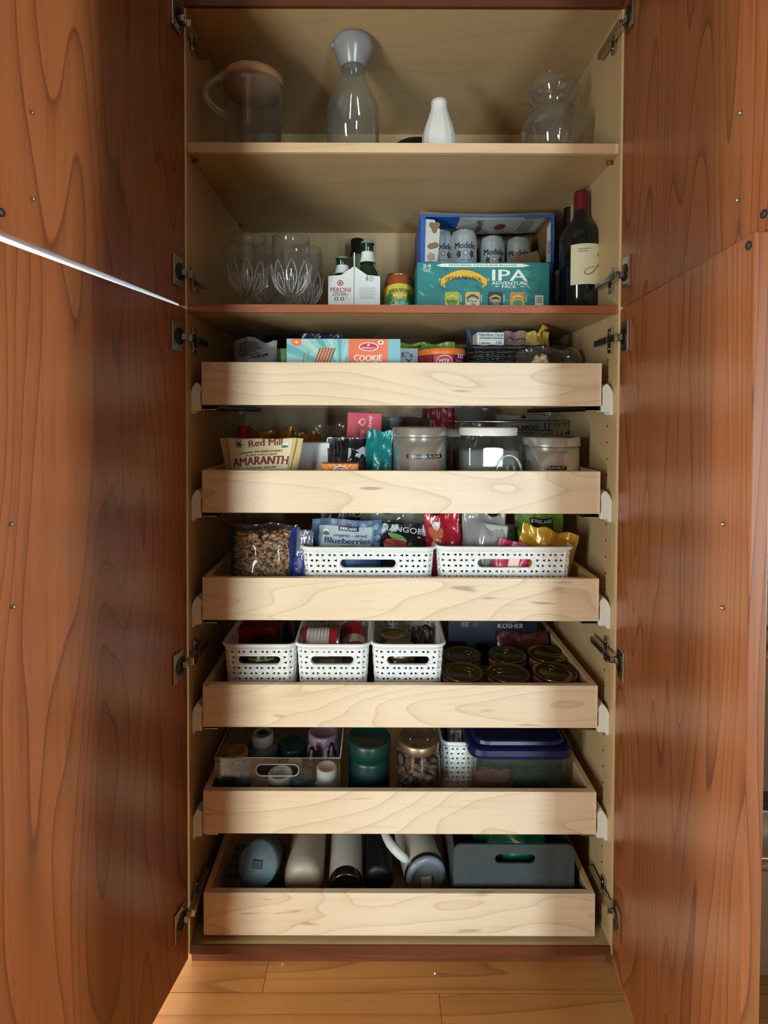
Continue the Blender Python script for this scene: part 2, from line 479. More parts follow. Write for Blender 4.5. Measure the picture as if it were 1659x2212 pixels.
M_FRAME = mat('#f0f0ee', 0.5, vary=0.02)
def window(n, axis, at, out, h0, h1, z0, z1, bars=()):
    w = 0.018; s = 1 if out > 0 else -1
    t0, t1 = sorted((at + s * 0.0, at + s * 0.02))
    def bx(mb, p0, p1, za, zb, ta=t0, tb=t1):
        return mb.box(p0, p1, ta, tb, za, zb) if axis == 'x' else mb.box(ta, tb, p0, p1, za, zb)
    fr = MB(); bx(fr, h0, h0 + w, z0, z1); bx(fr, h1 - w, h1, z0, z1); bx(fr, h0 + w, h1 - w, z0, z0 + w); bx(fr, h0 + w, h1 - w, z1 - w, z1)
    for z in bars: bx(fr, h0 + w, h1 - w, z - 0.008, z + 0.008)
    o = struct(fr.build('window_%d' % n, M_FRAME))
    mid = (t0 + t1) / 2
    pz = [z0 + w] + [b for b in bars] + [z1 - w]
    for za, zb in zip(pz, pz[1:]):
        p = MB(); bx(p, h0 + w, h1 - w, za + 0.008, zb - 0.008, mid - 0.001, mid + 0.001); p.build('pane', M_PANE, o)
window(1, 'x', RY1, 1, KW_X - KW_W / 2, KW_X + KW_W / 2, KW_Z0, KW_Z1)
window(2, 'x', RY0, -1, GD_X - GD_W / 2, GD_X + GD_W / 2, GD_Z0, GD_Z1, bars=(1.55,))
window(5, 'x', PY, -1, LW_X - LW_W / 2, LW_X + LW_W / 2, LW_Z0, LW_Z1)
window(3, 'y', RX0, -1, SL_Y - SL_W / 2, SL_Y + SL_W / 2, SL_Z0, SL_Z1)
window(6, 'y', RX0, -1, FW_Y - FW_W / 2, FW_Y + FW_W / 2, FW_Z0, FW_Z1)  # frame around the added floor fill light
window(4, 'y', RX1, 1, SR_Y - SR_W / 2, SR_Y + SR_W / 2, SR_Z0, SR_Z1)

# ------------------------------------------------------------------ pantry cabinet
XL, XR, DEP = -0.4265, 0.4265, 0.468
ZT, S1T, S1B, S2T, ZB = 1.9684, 1.7094, 1.6906, 1.3915, 0.0968
S2B = S2T - 0.0155
TH = 0.018
cab = thing('pantry_cabinet', 'tall open cherry pantry cabinet with maple pull-out trays and shelves', 'cabinet')
def cpart(name, mb, m, **k): return mb.build(name, m, cab, **k)
for (a, b) in ((XL - TH, XL), (XR, XR + TH)):
    cpart('side_panel', MB().box(a, b, 0.002, DEP + 0.006, ZB - TH, ZT + 0.05), M_PLY)
cpart('rear_panel', MB().box(XL, XR, DEP, DEP + 0.006, ZB - TH, ZT + 0.02), M_PLY)
cpart('top_panel', MB().box(XL, XR, 0.004, DEP, ZT, ZT + TH), M_PLYX)
cpart('bottom_panel', MB().box(XL, XR, 0.004, DEP, ZB - TH, ZB), M_PLYX)
cpart('edge_band', MB().box(XL, XR, 0.0, 0.004, ZB - TH, ZB), M_CHERRY_X, label='cherry edge under the lowest tray')
cpart('header_rail', MB().box(XL - TH, XR + TH, -0.004, 0.004, ZT, ZT + 0.10), M_CHERRY_X, label='cherry rail above the top shelf')
cpart('toe_kick', MB().box(XL - TH, XR + TH, 0.062, DEP, 0.0, ZB - TH), M_CHERRY_X, label='recessed cherry toe kick')
cpart('shelf', MB().box(XL + 0.001, XR - 0.001, 0.012, DEP - 0.002, S1B, S1T), M_PLYX, label='upper maple shelf')
cpart('edge_band', MB().box(XL + 0.001, XR - 0.001, 0.004, 0.012, S1B, S1T), M_EDGE, label='pale maple shelf edge')
cpart('divider', MB().box(XL + 0.001, XR - 0.001, 0.010, DEP, S2B, S2T), M_PLYX, label='fixed shelf between upper and lower doors')
cpart('edge_band', MB().box(XL + 0.001, XR - 0.001, 0.002, 0.010, S2B, S2T), M_CHERRY_LIT, label='cherry edge of the fixed shelf')
for x in (XL + 0.004, XR - 0.004):
    for y in (0.035, 0.40):
        s = 1 if x < 0 else -1
        cpart('shelf_pin', MB().lathe([(0, 0), (0.004, 0), (0.004, 0.012), (0, 0.012)], 10, M=Matrix.Translation((x - s * 0.004, y, S1B - 0.004)) @ Matrix.Rotation(s * PI / 2, 4, 'Y')), mat('#7a4a2c', 0.5))
M_HOLE = mat('#2a2018', 0.9)
for y in (0.045, 0.40):
    for k in range(34):
        z = 0.20 + k * 0.034
        if S2B - 0.02 < z < S2T + 0.02: continue
        cpart('pin_hole', MB().lathe([(0, 0), (0.0022, 0), (0.0022, 0.0006), (0, 0.0006)], 8, M=Matrix.Translation((XR - 0.0006, y, z)) @ Matrix.Rotation(PI / 2, 4, 'Y')), M_HOLE)

# pull-out trays
YD, TT, YBK = 0.012, 0.0125, 0.452
DPX = [(783, 876, 436, 1300), (1017, 1109, 436, 1297), (1249, 1341, 437, 1295), (1480, 1572, 437, 1291), (1710, 1802, 437, 1289), (1930, 2022, 439, 1287)]
DL = sum(pX(a[2], a[0], YD) for a in DPX) / 6
DR = sum(pX(a[3], a[0], YD) for a in DPX) / 6
TRAY = []          # (floor z, rim z)
DBOT = []
for (yt, yb, xl, xr) in DPX:
    zt, zb = pZ(868, yt, YD), pZ(868, yb, YD)
    d = cpart('drawer', MB().box(DL + TT, DR - TT, YD + TT, YBK - TT, zb + 0.008, zb + 0.014), M_PLYX)
    MB().box(DL, DR, YD, YD + TT, zb, zt).build('tray_front', M_MAPLE, d, bevel=0.0012)
    for a in (DL, DR - TT):
        MB().box(a, a + TT, YD + TT, YBK, zb, zt).build('tray_side', M_EDGE, d, bevel=0.001)
    MB().box(DL + TT, DR - TT, YBK - TT, YBK, zb, zt).build('tray_back', M_EDGE, d, bevel=0.001)
    TRAY.append((zb + 0.014, zt)); DBOT.append(zb)
M_BRK = mat('#eceeea', 0.45, vary=0.04)
for i, zb in enumerate(DBOT):
    for s in (-1, 1):
        wall_x = XL if s < 0 else XR; side_x = DL if s < 0 else DR
        g = abs(side_x - wall_x)
        if i < 5:
            prof = [(0.0, -0.018), (0.2 * g, -0.018), (0.28 * g, -0.012), (0.84 * g, -0.012), (0.84 * g, 0.026), (0.95 * g, 0.032), (0.80 * g, 0.040), (0.45 * g, 0.046), (0.15 * g, 0.036), (0.0, 0.026)]
            pts = [(wall_x - s * a, zb + b) for a, b in prof]
            cpart('slide_bracket', MB().prism(pts, 0.018, 0.046, 'xz'), M_BRK, bevel=0.0015)
            pts = [(wall_x - s * a, zb + b) for a, b in prof]
            cpart('slide_bracket', MB().prism(pts, 0.40, 0.43, 'xz'), M_BRK, bevel=0.0015)
        x0, x1 = sorted((side_x + s * 0.001, side_x - s * 0.028))
        z0 = zb - 0.010 if i < 5 else ZB + 0.001
        cpart('slide_rail', MB().box(x0, x1, 0.026, 0.44, z0, z0 + 0.002).box(*sorted((side_x + s * 0.001, side_x + s * 0.003)), 0.026, 0.44, z0, zb + 0.02).box(*sorted((side_x - s * 0.026, side_x - s * 0.028)), 0.03, 0.44, z0, zb - 0.001), M_DARKSTEEL)
        cpart('rail_lip', MB().box(x0 + 0.001, x1 - 0.001, 0.022, 0.026, z0 + 0.0, z0 + 0.0018), M_STEEL)

# doors with concealed hinges, bumpers and the tips of the handle screws
DW, DT = 0.445, 0.020
ZG = S2T - 0.0075
M_RUB = mat('#2b2a30', 0.5, vary=0.1)
HINGE_Y = {-1: [(0, 45), (0, 590), (1, 728), (1, 1432), (1, 1978)], 1: [(0, 45), (0, 592), (1, 728), (1, 1428), (1, 1972)]}
SCREWS = {(-1, 0): [(67, 243), (69, 430)], (-1, 1): [(23, 1132), (27, 1311)], (1, 0): [(1601, 244), (1595, 432)], (1, 1): [(1564, 1132), (1562, 1313)]}
ANG = {(-1, 0): 8.0, (-1, 1): 11.3, (1, 0): 4.3, (1, 1): 6.4}
DOORLBL = {(-1, 0): 'short upper cherry door on the goblet side', (-1, 1): 'long lower cherry door under the slit of daylight', (1, 0): 'short upper cherry door beside the wine bottles', (1, 1): 'long lower cherry door beside the cooking range'}
for s in (-1, 1):
    for up in (0, 1):
        a = math.radians(ANG[(s, up)])
        dirv = Vector((-math.sin(a), -math.cos(a), 0))
        th = math.atan2(dirv.y, dirv.x)
        z0, z1 = (ZG + 0.0018, ZT + 0.075) if up == 0 else (ZB - TH - 0.002, ZG - 0.0018)
        hx = XL - 0.0005 if s < 0 else XR + 0.0005
        Mw = Matrix.Translation((hx, -0.006, 0)) @ Matrix.Rotation(th, 4, 'Z')
        Mi = Mw.inverted()
        sg = 1 if s < 0 else -1                     # inner face looks to +y * sg in door space
        y0, y1 = sorted((0.0, -sg * DT))
        d = MB().box(0.0, DW, y0, y1, z0, z1).build('door', M_CHERRY, cab, bevel=0.0015, label=DOORLBL[(s, up)])
        d.matrix_local = Mw
        for (hu, py) in HINGE_Y[s]:
            if hu != up: continue
            zc = pZ(380 if s < 0 else 1350, py, -0.025)
            h = MB().box(0.020, 0.052, *sorted((0.0, sg * 0.0045)), zc - 0.0285, zc + 0.0285)
            h = h.build('hinge', M_NICKEL, d, bevel=0.0010)
            mb = MB().lathe([(0, 0), (0.0165, 0), (0.0165, 0.0052), (0.0145, 0.0058), (0, 0.0058)], 24, M=Matrix.Translation((0.030, 0, zc)) @ Matrix.Rotation(-sg * PI / 2, 4, 'X'))
            mb.build('hinge_cup', M_DARKSTEEL, h)
            # arm and wall plate are set square to the cabinet wall
            def wl(x0, x1, ya, yb, za, zb_):
                xa, xb = (XL + x0, XL + x1) if s < 0 else (XR - x1, XR - x0)
                return MB().box(xa, xb, ya, yb, za, zb_, M=Mi)
            wl(0.000, 0.009, -0.034, -0.022, zc - 0.0060, zc + 0.0060).build('hinge_knuckle', M_NICKEL, h, bevel=0.0012)
            wl(0.003, 0.017, -0.020, 0.014, zc - 0.0070, zc + 0.0070).build('hinge_arm', M_NICKEL, h, bevel=0.0012)
            wl(0.004, 0.017, 0.014, 0.078, zc - 0.0065, zc + 0.0065).build('hinge_body', M_STEEL, h, bevel=0.0012)
            wl(0.0, 0.006, 0.020, 0.037, zc - 0.025, zc + 0.025).build('mounting_plate', M_NICKEL, h, bevel=0.0012)
            for dz in (-0.016, 0.016):
                c = Mi @ Vector((XL + 0.006 if s < 0 else XR - 0.006, 0.0285, zc + dz))
                MB().lathe([(0, 0), (0.0032, 0), (0.0026, 0.0014), (0, 0.0016)], 10, M=Matrix.Translation(c) @ (Mi.to_3x3().to_4x4()) @ Matrix.Rotation(-s * PI / 2, 4, 'Y')).build('plate_screw', M_NICKEL, h)
        for (px, py) in SCREWS[(s, up)]:
            # depth of the door plane under that pixel
            q = Mw.to_3x3() @ Vector((0, 1, 0)); o = Mw.translation
            dd = CAMR.transposed() @ Vector(((px - CX) / F, 1.0, -(py - CY) / F))
            t = (o - CAMLOC).dot(q) / dd.dot(q)
            p = Mi @ (CAMLOC + dd * t)
            MB().lathe([(0, 0), (0.0034, 0), (0.0034, 0.001), (0.0022, 0.0035), (0, 0.004)], 14, M=Matrix.Translation((p.x, 0, p.z)) @ Matrix.Rotation(-sg * PI / 2, 4, 'X')).build('handle_screw', M_NICKEL, d)
        zz = z0 + 0.020 if up == 0 else z1 - 0.012
        MB().lathe([(0, 0), (0.0052, 0), (0.0052, 0.0014), (0.004, 0.0026), (0, 0.003)], 18, M=Matrix.Translation((DW - 0.012, 0, zz)) @ Matrix.Rotation(-sg * PI / 2, 4, 'X')).build('bumper', M_RUB, d, label='dark rubber bumper')

# ------------------------------------------------------------------ cooking range beside the cabinet (a sliver shows past the door)
rg = thing('cooking_range', 'stainless steel cooking range seen as a sliver past the lower door', 'range', (0.98, 0.0, 0.0))
M_RNG = mat('#c9c3b6', 0.32, 1.0, vary=0.04)
MB().box(-0.38, 0.38, 0.0, 0.46, 0.05, 0.90).build('body', M_RNG, rg, bevel=0.003)
MB().box(-0.38, 0.38, -0.02, 0.46, 0.90, 0.955).build('cooktop', M_RNG, rg, bevel=0.004)
MB().box(-0.38, 0.38, -0.03, 0.0, 0.765, 0.90).build('control_panel', mat('#dfe6ea', 0.2, 0.9, vary=0.02), rg, bevel=0.004)
for k in range(5):
    MB().lathe([(0, 0), (0.02, 0), (0.018, 0.02), (0, 0.02)], 20, M=Matrix.Translation((-0.20 + 0.1 * k, -0.03, 0.83)) @ Matrix.Rotation(PI / 2, 4, 'X')).build('knob', M_DARKSTEEL, rg)
od = MB().box(-0.375, 0.375, -0.025, 0.0, 0.435, 0.755).build('oven_door', mat('#8f7f70', 0.3, 0.8, vary=0.03), rg, bevel=0.003)
MB().box(-0.25, 0.25, -0.027, -0.025, 0.48, 0.66).build('oven_window', mat('#14120f', 0.1), od)
MB().tube([(-0.34, -0.06, 0.72), (0.34, -0.06, 0.72)], 0.009).box(-0.30, -0.285, -0.06, -0.025, 0.714, 0.726).box(0.285, 0.30, -0.06, -0.025, 0.714, 0.726).build('handle', M_STEEL, od)
MB().box(-0.375, 0.375, -0.012, 0.0, 0.400, 0.430).build('vent_strip', mat('#0c0c0c', 0.4), rg)
dr = MB().box(-0.375, 0.375, -0.022, 0.0, 0.06, 0.395).build('warming_drawer', M_RNG, rg, bevel=0.003)
MB().tube([(-0.36, -0.055, 0.315), (0.34, -0.055, 0.315)], 0.010).box(-0.30, -0.285, -0.055, -0.022, 0.309, 0.321).box(0.285, 0.30, -0.055, -0.022, 0.309, 0.321).build('handle', M_STEEL, dr)
for x in (-0.33, 0.33):
    for y in (0.05, 0.40):
        MB().lathe([(0, 0), (0.018, 0), (0.018, 0.05), (0, 0.05)], 12, c=(x, y, 0)).build('foot', M_DARKSTEEL, rg)
# ------------------------------------------------------------------ builders for the things on the shelves and in the trays
def hz(py, Y, z0, px=868): return pZ(px, py, Y) - z0
def spanx(pl, pr, py, Y):
    a, b = pX(pl, py, Y), pX(pr, py, Y)
    return (a + b) / 2, b - a
def sstep(a, b, x):
    t = min(1, max(0, (x - a) / (b - a))); return t * t * (3 - 2 * t)

def bag(name, label, cat, loc, w, h, t, m, rot=(0, 0, 0), seed=0.0, crumple=0.005, belly=0.45, flare=0.0, crease=5.0, nu=24, nv=20, seam=0.03, group=None, parent=None, sag=0.0):
    """a filled pouch: two sheets sealed at the sides and along the top, creased"""
    def pt(a, b, side, off=0.0):
        e = max(0.0, math.sin(PI * a)) ** 0.55
        lo = min(1.0, (b / 0.14)) ** 0.5
        up = 1.0 - sstep(belly, 1.0 - seam, b)
        th = t / 2 * e * (0.15 + 0.85 * lo) * (0.04 + 0.96 * up)
        n = noise.noise(Vector((a * crease, b * crease * h / w, seed + side * 3.7)))
        n2 = abs(noise.noise(Vector((a * crease * 2.2 + 5, b * crease * 2.2 * h / w, seed + side * 1.9))))
        ee = min(1.0, e * 1.4)
        y = side * (th + crumple * (n + 0.9 * (0.3 - n2)) * ee) + 0.004 * math.sin(a * 9 + seed) * b
        y -= side * 0.0 
        wx = w * (1.0 + flare * (b - 0.5)) * (0.93 + 0.07 * (1 - 0.6 * e * up))
        x = (a - 0.5) * wx + crumple * 0.6 * noise.noise(Vector((b * 6, seed, 2.0))) * abs(a - 0.5) * 2
        z = b * h + (crumple * 1.2 * noise.noise(Vector((a * 4, seed * 2, 9.0))) - sag * h * math.sin(PI * a)) * sstep(0.5, 1.0, b)
        return Vector((x, y + side * off, z))
    mb = MB()
    mb.grid(lambda a, b: pt(a, b, -1), nu, nv)
    mb.grid(lambda a, b: pt(a, b, 1), nu, nv, flip=True)
    mb.add([pt(i / nu, 0, -1) for i in range(nu + 1)] + [pt(i / nu, 0, 1) for i in range(nu + 1)], [(i + 1, i, nu + 1 + i, nu + 2 + i) for i in range(nu)])
    o = mb.build(name, m, parent, loc=loc, rot=rot, recalc=False)
    if label: tag(o, label, cat, group)
    f = lambda u, v, off=0.0008: pt(min(1, max(0, u / w + 0.5)), min(1, max(0, v / h)), -1, off)
    return o, f

def foil(c, rough=0.32, metal=0.0): return mat(c, rough, metal, 0.6, vary=0.14, scale=22)
FILM = clear_film('#f2f4f4', 0.012, 0.10)
FILM2 = clear_film('#dcdee0', 0.10, 0.14)
ACRYL = clear_film('#f2f4f5', 0.004, 0.03)
THIN = clear_film('#f4f6f6', 0.022, 0.015)
WHITE = mat('#e8e9e6', 0.45, vary=0.03)
INK = mat('#1c1c22', 0.6)
NAVY = mat('#1d2c5c', 0.5)
RED = mat('#b01f2c', 0.5)
CREAM = mat('#efe6cc', 0.6)

def carton(name, label, cat, loc, w, d, h, m, rot=(0, 0, 0), group=None, bevel=0.0012):
    """closed box; origin at the middle of the lower edge of the face toward the viewer"""
    o = MB().box(-w / 2, w / 2, 0, d, 0, h).build(name, m, None, bevel=bevel, loc=loc, rot=rot)
    tag(o, label, cat, group)
    return o, flatmap()

def beverage_can(name, label, loc, r, h, m, rotz=0.0, group=None, rot=None):
    t = thing(name, label, 'can', loc, rotz, group, rot)
    MB().lathe([(0, 0.004), (r * 0.62, 0.002), (r * 0.72, 0.0), (r * 0.80, 0.003), (r * 0.97, 0.013), (r, 0.02), (r, h - 0.020), (r * 0.97, h - 0.014), (r * 0.84, h - 0.003)], 32).build('body', m, t)
    MB().lathe([(r * 0.84, h - 0.003), (r * 0.86, h), (r * 0.82, h), (r * 0.79, h - 0.004), (0, h - 0.004)], 32).build('lid', M_STEEL, t)
    return t
def crown_bottle(label, loc, r, h, group, neck_label=True):
    t = thing('beer_bottle', label, 'bottle', loc, 0, group)
    g = mat('#16301c', 0.12, 0, 0.6)
    MB().lathe([(0, 0.002), (r * 0.9, 0), (r, 0.006), (r, h * 0.52), (r * 0.9, h * 0.60), (r * 0.55, h * 0.70), (0.0145, h * 0.80), (0.0135, h * 0.95), (0.0148, h * 0.955), (0.0148, h * 0.97), (0, h * 0.97)], 28).build('body', g, t)
    mb = MB(); n = 42
    mb.lathe([(0.0162, h * 0.962), (0.0158, h * 0.975), (0.0145, h * 0.992), (0.010, h), (0, h)], n, wob=lambda a, z: 1 + (0.05 if z < h * 0.97 and int(round(a / (2 * PI) * n)) % 2 else 0))
    mb.build('crown_cap', mat('#c9c9c2', 0.3, 0.6), t)
    if neck_label:
        MB().lathe([(0.0212, h * 0.725), (0.0178, h * 0.765), (0.0156, h * 0.81), (0.0148, h * 0.86)], 28).build('neck_label', mat('#dfe3e2', 0.5), t)
    return t

def rrect(w, d, r, n=5):
    """perimeter of a rounded rectangle, starting at the middle of the side toward the viewer, going to +x"""
    pts = [(0, -d / 2)]
    for (cx, cy, a0) in ((w / 2 - r, -d / 2 + r, -PI / 2), (w / 2 - r, d / 2 - r, 0), (-w / 2 + r, d / 2 - r, PI / 2), (-w / 2 + r, -d / 2 + r, PI)):
        for i in range(n + 1):
            a = a0 + PI / 2 * i / n
            pts.append((cx + r * math.cos(a), cy + r * math.sin(a)))
    return pts
class Path:
    def __init__(s, pts):
        s.p = [Vector(q) for q in pts]; s.l = [0.0]
        for a, b in zip(s.p, s.p[1:] + s.p[:1]): s.l.append(s.l[-1] + (b - a).length)
        s.L = s.l[-1]
    def at(s, d):
        d %= s.L
        import bisect
        i = min(bisect.bisect_right(s.l, d) - 1, len(s.p) - 1)
        a, b = s.p[i], s.p[(i + 1) % len(s.p)]
        k = (d - s.l[i]) / max(1e-9, s.l[i + 1] - s.l[i])
        return a + (b - a) * k

M_BASKET = mat('#e9ebea', 0.42, vary=0.02)
def lattice_basket(label, loc, w, d, h, taper, slot, group, rotz=0.0, tile=0.0125):
    t = thing('storage_basket', label, 'basket', loc, rotz, group)
    P = Path(rrect(w, d, 0.018))
    ncol = int(round(P.L / tile)); ncol += ncol % 2
    band = 0.010
    nrow = max(3, int(round((h - band - 0.004) / (tile * 0.92))))
    tz = (h - band - 0.004) / nrow; tw = P.L / ncol
    def mp(p, z, off=0.0):
        q = P.at(p); k = 1 - taper * (1 - z / h)
        v = Vector((q.x * k, q.y * k + (d / 2) * 0, z))
        if off:
            c = Vector((q.x, q.y, 0)).normalized(); v += c * off
        return v
    vs = []; ix = {}; fs = []
    def vid(p, z, off=0.0):
        key = (round((p % P.L) / tw * 40) % (ncol * 40), round(z * 20000))
        if key not in ix: ix[key] = len(vs); vs.append(mp(p, z, off))
        return ix[key]
    def rel(i, j): return 0.0011 if (i + j) % 2 else -0.0006
    sc_, sr_, srow = (int(round(slot[0] / tw / 2)), int(round(slot[1] / tz)), int(round((slot[2] - 0.004) / tz - slot[1] / tz / 2))) if slot else (0, 0, 0)
    def inslot(i, j):
        if not slot: return False
        ii = i if i < ncol / 2 else i - ncol
        front = -sc_ <= ii < sc_
        k = i - ncol // 2
        return (front or -sc_ <= k < sc_) and srow <= j < srow + sr_
    for j in range(nrow):
        for i in range(ncol):
            if inslot(i, j): continue
            p0, z0 = i * tw, 0.004 + j * tz
            A, B = vid(p0, z0, rel(i, j)), vid(p0 + tw, z0, rel(i + 1, j)); D, C = vid(p0, z0 + tz, rel(i, j + 1)), vid(p0 + tw, z0 + tz, rel(i + 1, j + 1))
            if (i + j) % 2:
                a1, a2, a3 = vid(p0 + tw * .22, z0 + tz * .22), vid(p0 + tw * .80, z0 + tz * .5), vid(p0 + tw * .22, z0 + tz * .78)
                fs += [(A, B, a2, a1), (B, C, a2), (C, D, a3, a2), (D, A, a1, a3)]
            else:
                a1, a2, a3 = vid(p0 + tw * .78, z0 + tz * .22), vid(p0 + tw * .78, z0 + tz * .78), vid(p0 + tw * .20, z0 + tz * .5)
                fs += [(A, B, a1, a3), (B, C, a2, a1), (C, D, a3, a2), (D, A, a3)]
    MB().add(vs, fs).build('woven_wall', M_BASKET, t, solid=0.0022)
    mb = MB()
    mb.grid(lambda a, b: mp(a * P.L, h - band + b * band, 0.0006), 80, 1, wrap=True)
    mb.tube([mp(i / 80 * P.L, h - 0.0015, 0.0032) for i in range(80)], 0.0030, 6, closed=True)
    mb.build('rim', M_BASKET, t, solid=0.0022)
    MB().add([mp(i / 60 * P.L, 0.003) for i in range(60)] + [mp(i / 60 * P.L, 0.0055) for i in range(60)], [tuple(range(60))[::-1], tuple(range(60, 120))] + [(i, (i + 1) % 60, 60 + (i + 1) % 60, 60 + i) for i in range(60)]).build('base', M_BASKET, t)
    if slot:
        for base in (0.0, (ncol // 2) * tw):
            x0, x1 = base - sc_ * tw, base + sc_ * tw; z0, z1 = 0.004 + srow * tz, 0.004 + (srow + sr_) * tz
            zc = (z0 + z1) / 2; rr = (z1 - z0) / 2 * 0.80; hw = (x1 - x0) / 2 - (z1 - z0) / 2 * 0.30
            n = 40; inner = []; outer = []; lip = []
            for i in range(n):
                a = 2 * PI * i / n; ca, sa = math.cos(a), math.sin(a)
                cx = base + (hw - rr) * (1 if ca >= 0 else -1)
                inner.append(mp(cx + rr * ca, zc + rr * sa, 0.0025)); lip.append(mp(cx + rr * ca, zc + rr * sa, -0.002))
                # ray to the rectangle edge
                dx, dz = (cx + rr * ca) - base, rr * sa
                k = min((x1 - base) / abs(dx) if abs(dx) > 1e-6 else 9e9, (zc - z0) / abs(dz) if abs(dz) > 1e-6 else 9e9)
                outer.append(mp(base + dx * k, zc + dz * k, 0.0008))
            m2 = MB().add(inner + outer + lip, [(i, (i + 1) % n, n + (i + 1) % n, n + i) for i in range(n)] + [(i, 2 * n + i, 2 * n + (i + 1) % n, (i + 1) % n) for i in range(n)])
            m2.build('grip', M_BASKET, t, solid=0.0015, label='smooth oval grip opening')
    return t

def lumps(mb, n, fn, r, seed=0, asp=0.7):
    random.seed(seed)
    base = [(0, 0, 1), (.9, 0, .3), (.28, .85, .3), (-.73, .53, .3), (-.73, -.53, .3), (.28, -.85, .3), (.73, .53, -.4), (-.28, .85, -.4), (-.9, 0, -.4), (-.28, -.85, -.4), (.73, -.53, -.4), (0, 0, -1)]
    fc = [(0, 1, 2), (0, 2, 3), (0, 3, 4), (0, 4, 5), (0, 5, 1), (1, 6, 2), (2, 7, 3), (3, 8, 4), (4, 9, 5), (5, 10, 1), (6, 7, 2), (7, 8, 3), (8, 9, 4), (9, 10, 5), (10, 6, 1), (11, 7, 6), (11, 8, 7), (11, 9, 8), (11, 10, 9), (11, 6, 10)]
    for k in range(n):
        c = fn(random.random(), random.random(), random.random())
        R = Matrix.Rotation(random.random() * 6.28, 3, 'X') @ Matrix.Rotation(random.random() * 6.28, 3, 'Z')
        s = r * (0.7 + 0.6 * random.random())
        mb.add([c + R @ Vector((a * s * (1 + random.random() * .4), b * s * asp, e * s * asp * 1.1)) for a, b, e in base], fc, True)
    return mb

def slotted(name, m, parent, outline, slot, y, thick, label=None):
    """flat sheet in the xz plane with one opening"""
    import bmesh
    bm = bmesh.new(); edges = []
    for loop in (outline, slot):
        vs = [bm.verts.new((u, y, v)) for u, v in loop]
        edges += [bm.edges.new((vs[i], vs[(i + 1) % len(vs)])) for i in range(len(vs))]
    bmesh.ops.triangle_fill(bm, edges=edges, use_beauty=True, use_dissolve=False)
    bmesh.ops.recalc_face_normals(bm, faces=bm.faces)
    me = bpy.data.meshes.new(name); bm.to_mesh(me); bm.free()
    me.materials.append(m)
    o = bpy.data.objects.new(name, me); COL.objects.link(o); o.parent = parent
    d = o.modifiers.new('solid', 'SOLIDIFY'); d.thickness = thick; d.offset = 0
    if label: o['label'] = label
    return o
def stadium(cu, cv, hs, rr, n=32):
    pts = []
    for i in range(n):
        a = 2 * PI * (i + .5) / n; ca, sa = math.cos(a), math.sin(a)
        pts.append((cu + (hs - rr) * (1 if ca >= 0 else -1) + rr * ca, cv + rr * sa))
    return pts
def rounded_outline(hw, z0, z1, r, n=6):
    pts = [(-hw, z0), (hw, z0)]
    for i in range(n + 1):
        a = PI / 2 * i / n; pts.append((hw - r + r * math.cos(a), z1 - r + r * math.sin(a)))
    for i in range(n + 1):
        a = PI / 2 + PI / 2 * i / n; pts.append((-hw + r + r * math.cos(a), z1 - r + r * math.sin(a)))
    return pts

# ================================================================== TOP SHELF
z0 = S1T
Y = 0.095
xc, w = spanx(485, 612, 220, Y); H = hz(150, Y - w / 2, z0)
t = thing('water_pitcher', 'clear glass pitcher with cork lid and looped handle on the top shelf', 'pitcher', (xc, Y, z0))
r = w / 2
MB().lathe([(0, 0.001), (r * 0.97, 0.0), (r, 0.006), (r, H * 0.9), (r * 1.005, H), (r * 0.965, H), (r * 0.96, 0.010), (0, 0.008)], 48).build('body', THIN, t)
MB().lathe([(0, H - 0.012), (r * 0.93, H - 0.012), (r * 0.95, H + 0.004), (r * 0.99, H + 0.006), (r * 0.99, H + 0.018), (0, H + 0.018)], 40).build('lid', mat('#c9a27c', 0.8, vary=0.2, scale=180), t, label='cork lid')
hp = []
for k in range(15):
    a = k / 14
    px_ = 512 - 66 * math.sin(PI * min(1, a * 1.02)) ** 0.75 - 4 * a; py_ = 158 + 100 * a - 16 * math.sin(PI * a) * (1 - a)
    p = unproject(px_, py_, Y - 0.03) - Vector((xc, Y, z0)); hp.append(p)
hp = [Vector((-r * 0.93, -0.026, hp[0].z))] + hp[1:-1] + [Vector((-r * 0.93, -0.026, hp[-1].z))]
MB().tube(hp, [0.0085] * 14 + [0.0075], 10).build('handle', clear_film('#f6f8f8', 0.10, 0.02), t)

Y = 0.085
xc, w = spanx(705, 820, 260, Y); r = w / 2
t = thing('carafe', 'clear glass carafe with frosted white flared lid', 'carafe', (xc, Y, z0))
zz = lambda py: hz(py, Y, z0)
MB().lathe([(0, 0.001), (r * 0.94, 0), (r, 0.008), (r, zz(262)), (r * 0.96, zz(235)), (r * 0.80, zz(212)), (r * 0.58, zz(190)), (r * 0.47, zz(165)), (r * 0.46, zz(140)), (r * 0.50, zz(120)), (r * 0.48, zz(120)), (r * 0.44, zz(140)), (r * 0.45, zz(165)), (r * 0.55, zz(191)), (r * 0.77, zz(214)), (r * 0.93, zz(237)), (r * 0.965, 0.012), (0, 0.010)], 48).build('body', THIN, t)
MB().lathe([(r * 0.44, zz(150)), (r * 0.52, zz(140)), (r * 0.66, zz(122)), (r * 0.74, zz(108)), (r * 0.75, zz(98)), (r * 0.66, zz(90)), (r * 0.3, zz(86)), (0, zz(86))], 40).build('lid', clear_film('#b4b6ba', .50, .25), t, label='frosted white lid')
MB().box(-r * 0.80, -r * 0.6, -0.010, 0.010, zz(108), zz(98)).build('pour_lip', clear_film('#b4b6ba', .50, .25), t, bevel=0.003)
MB().lathe([(r * 0.40, zz(160)), (r * 0.40, zz(128)), (0, zz(128))], 24).build('stopper', FILM2, t)

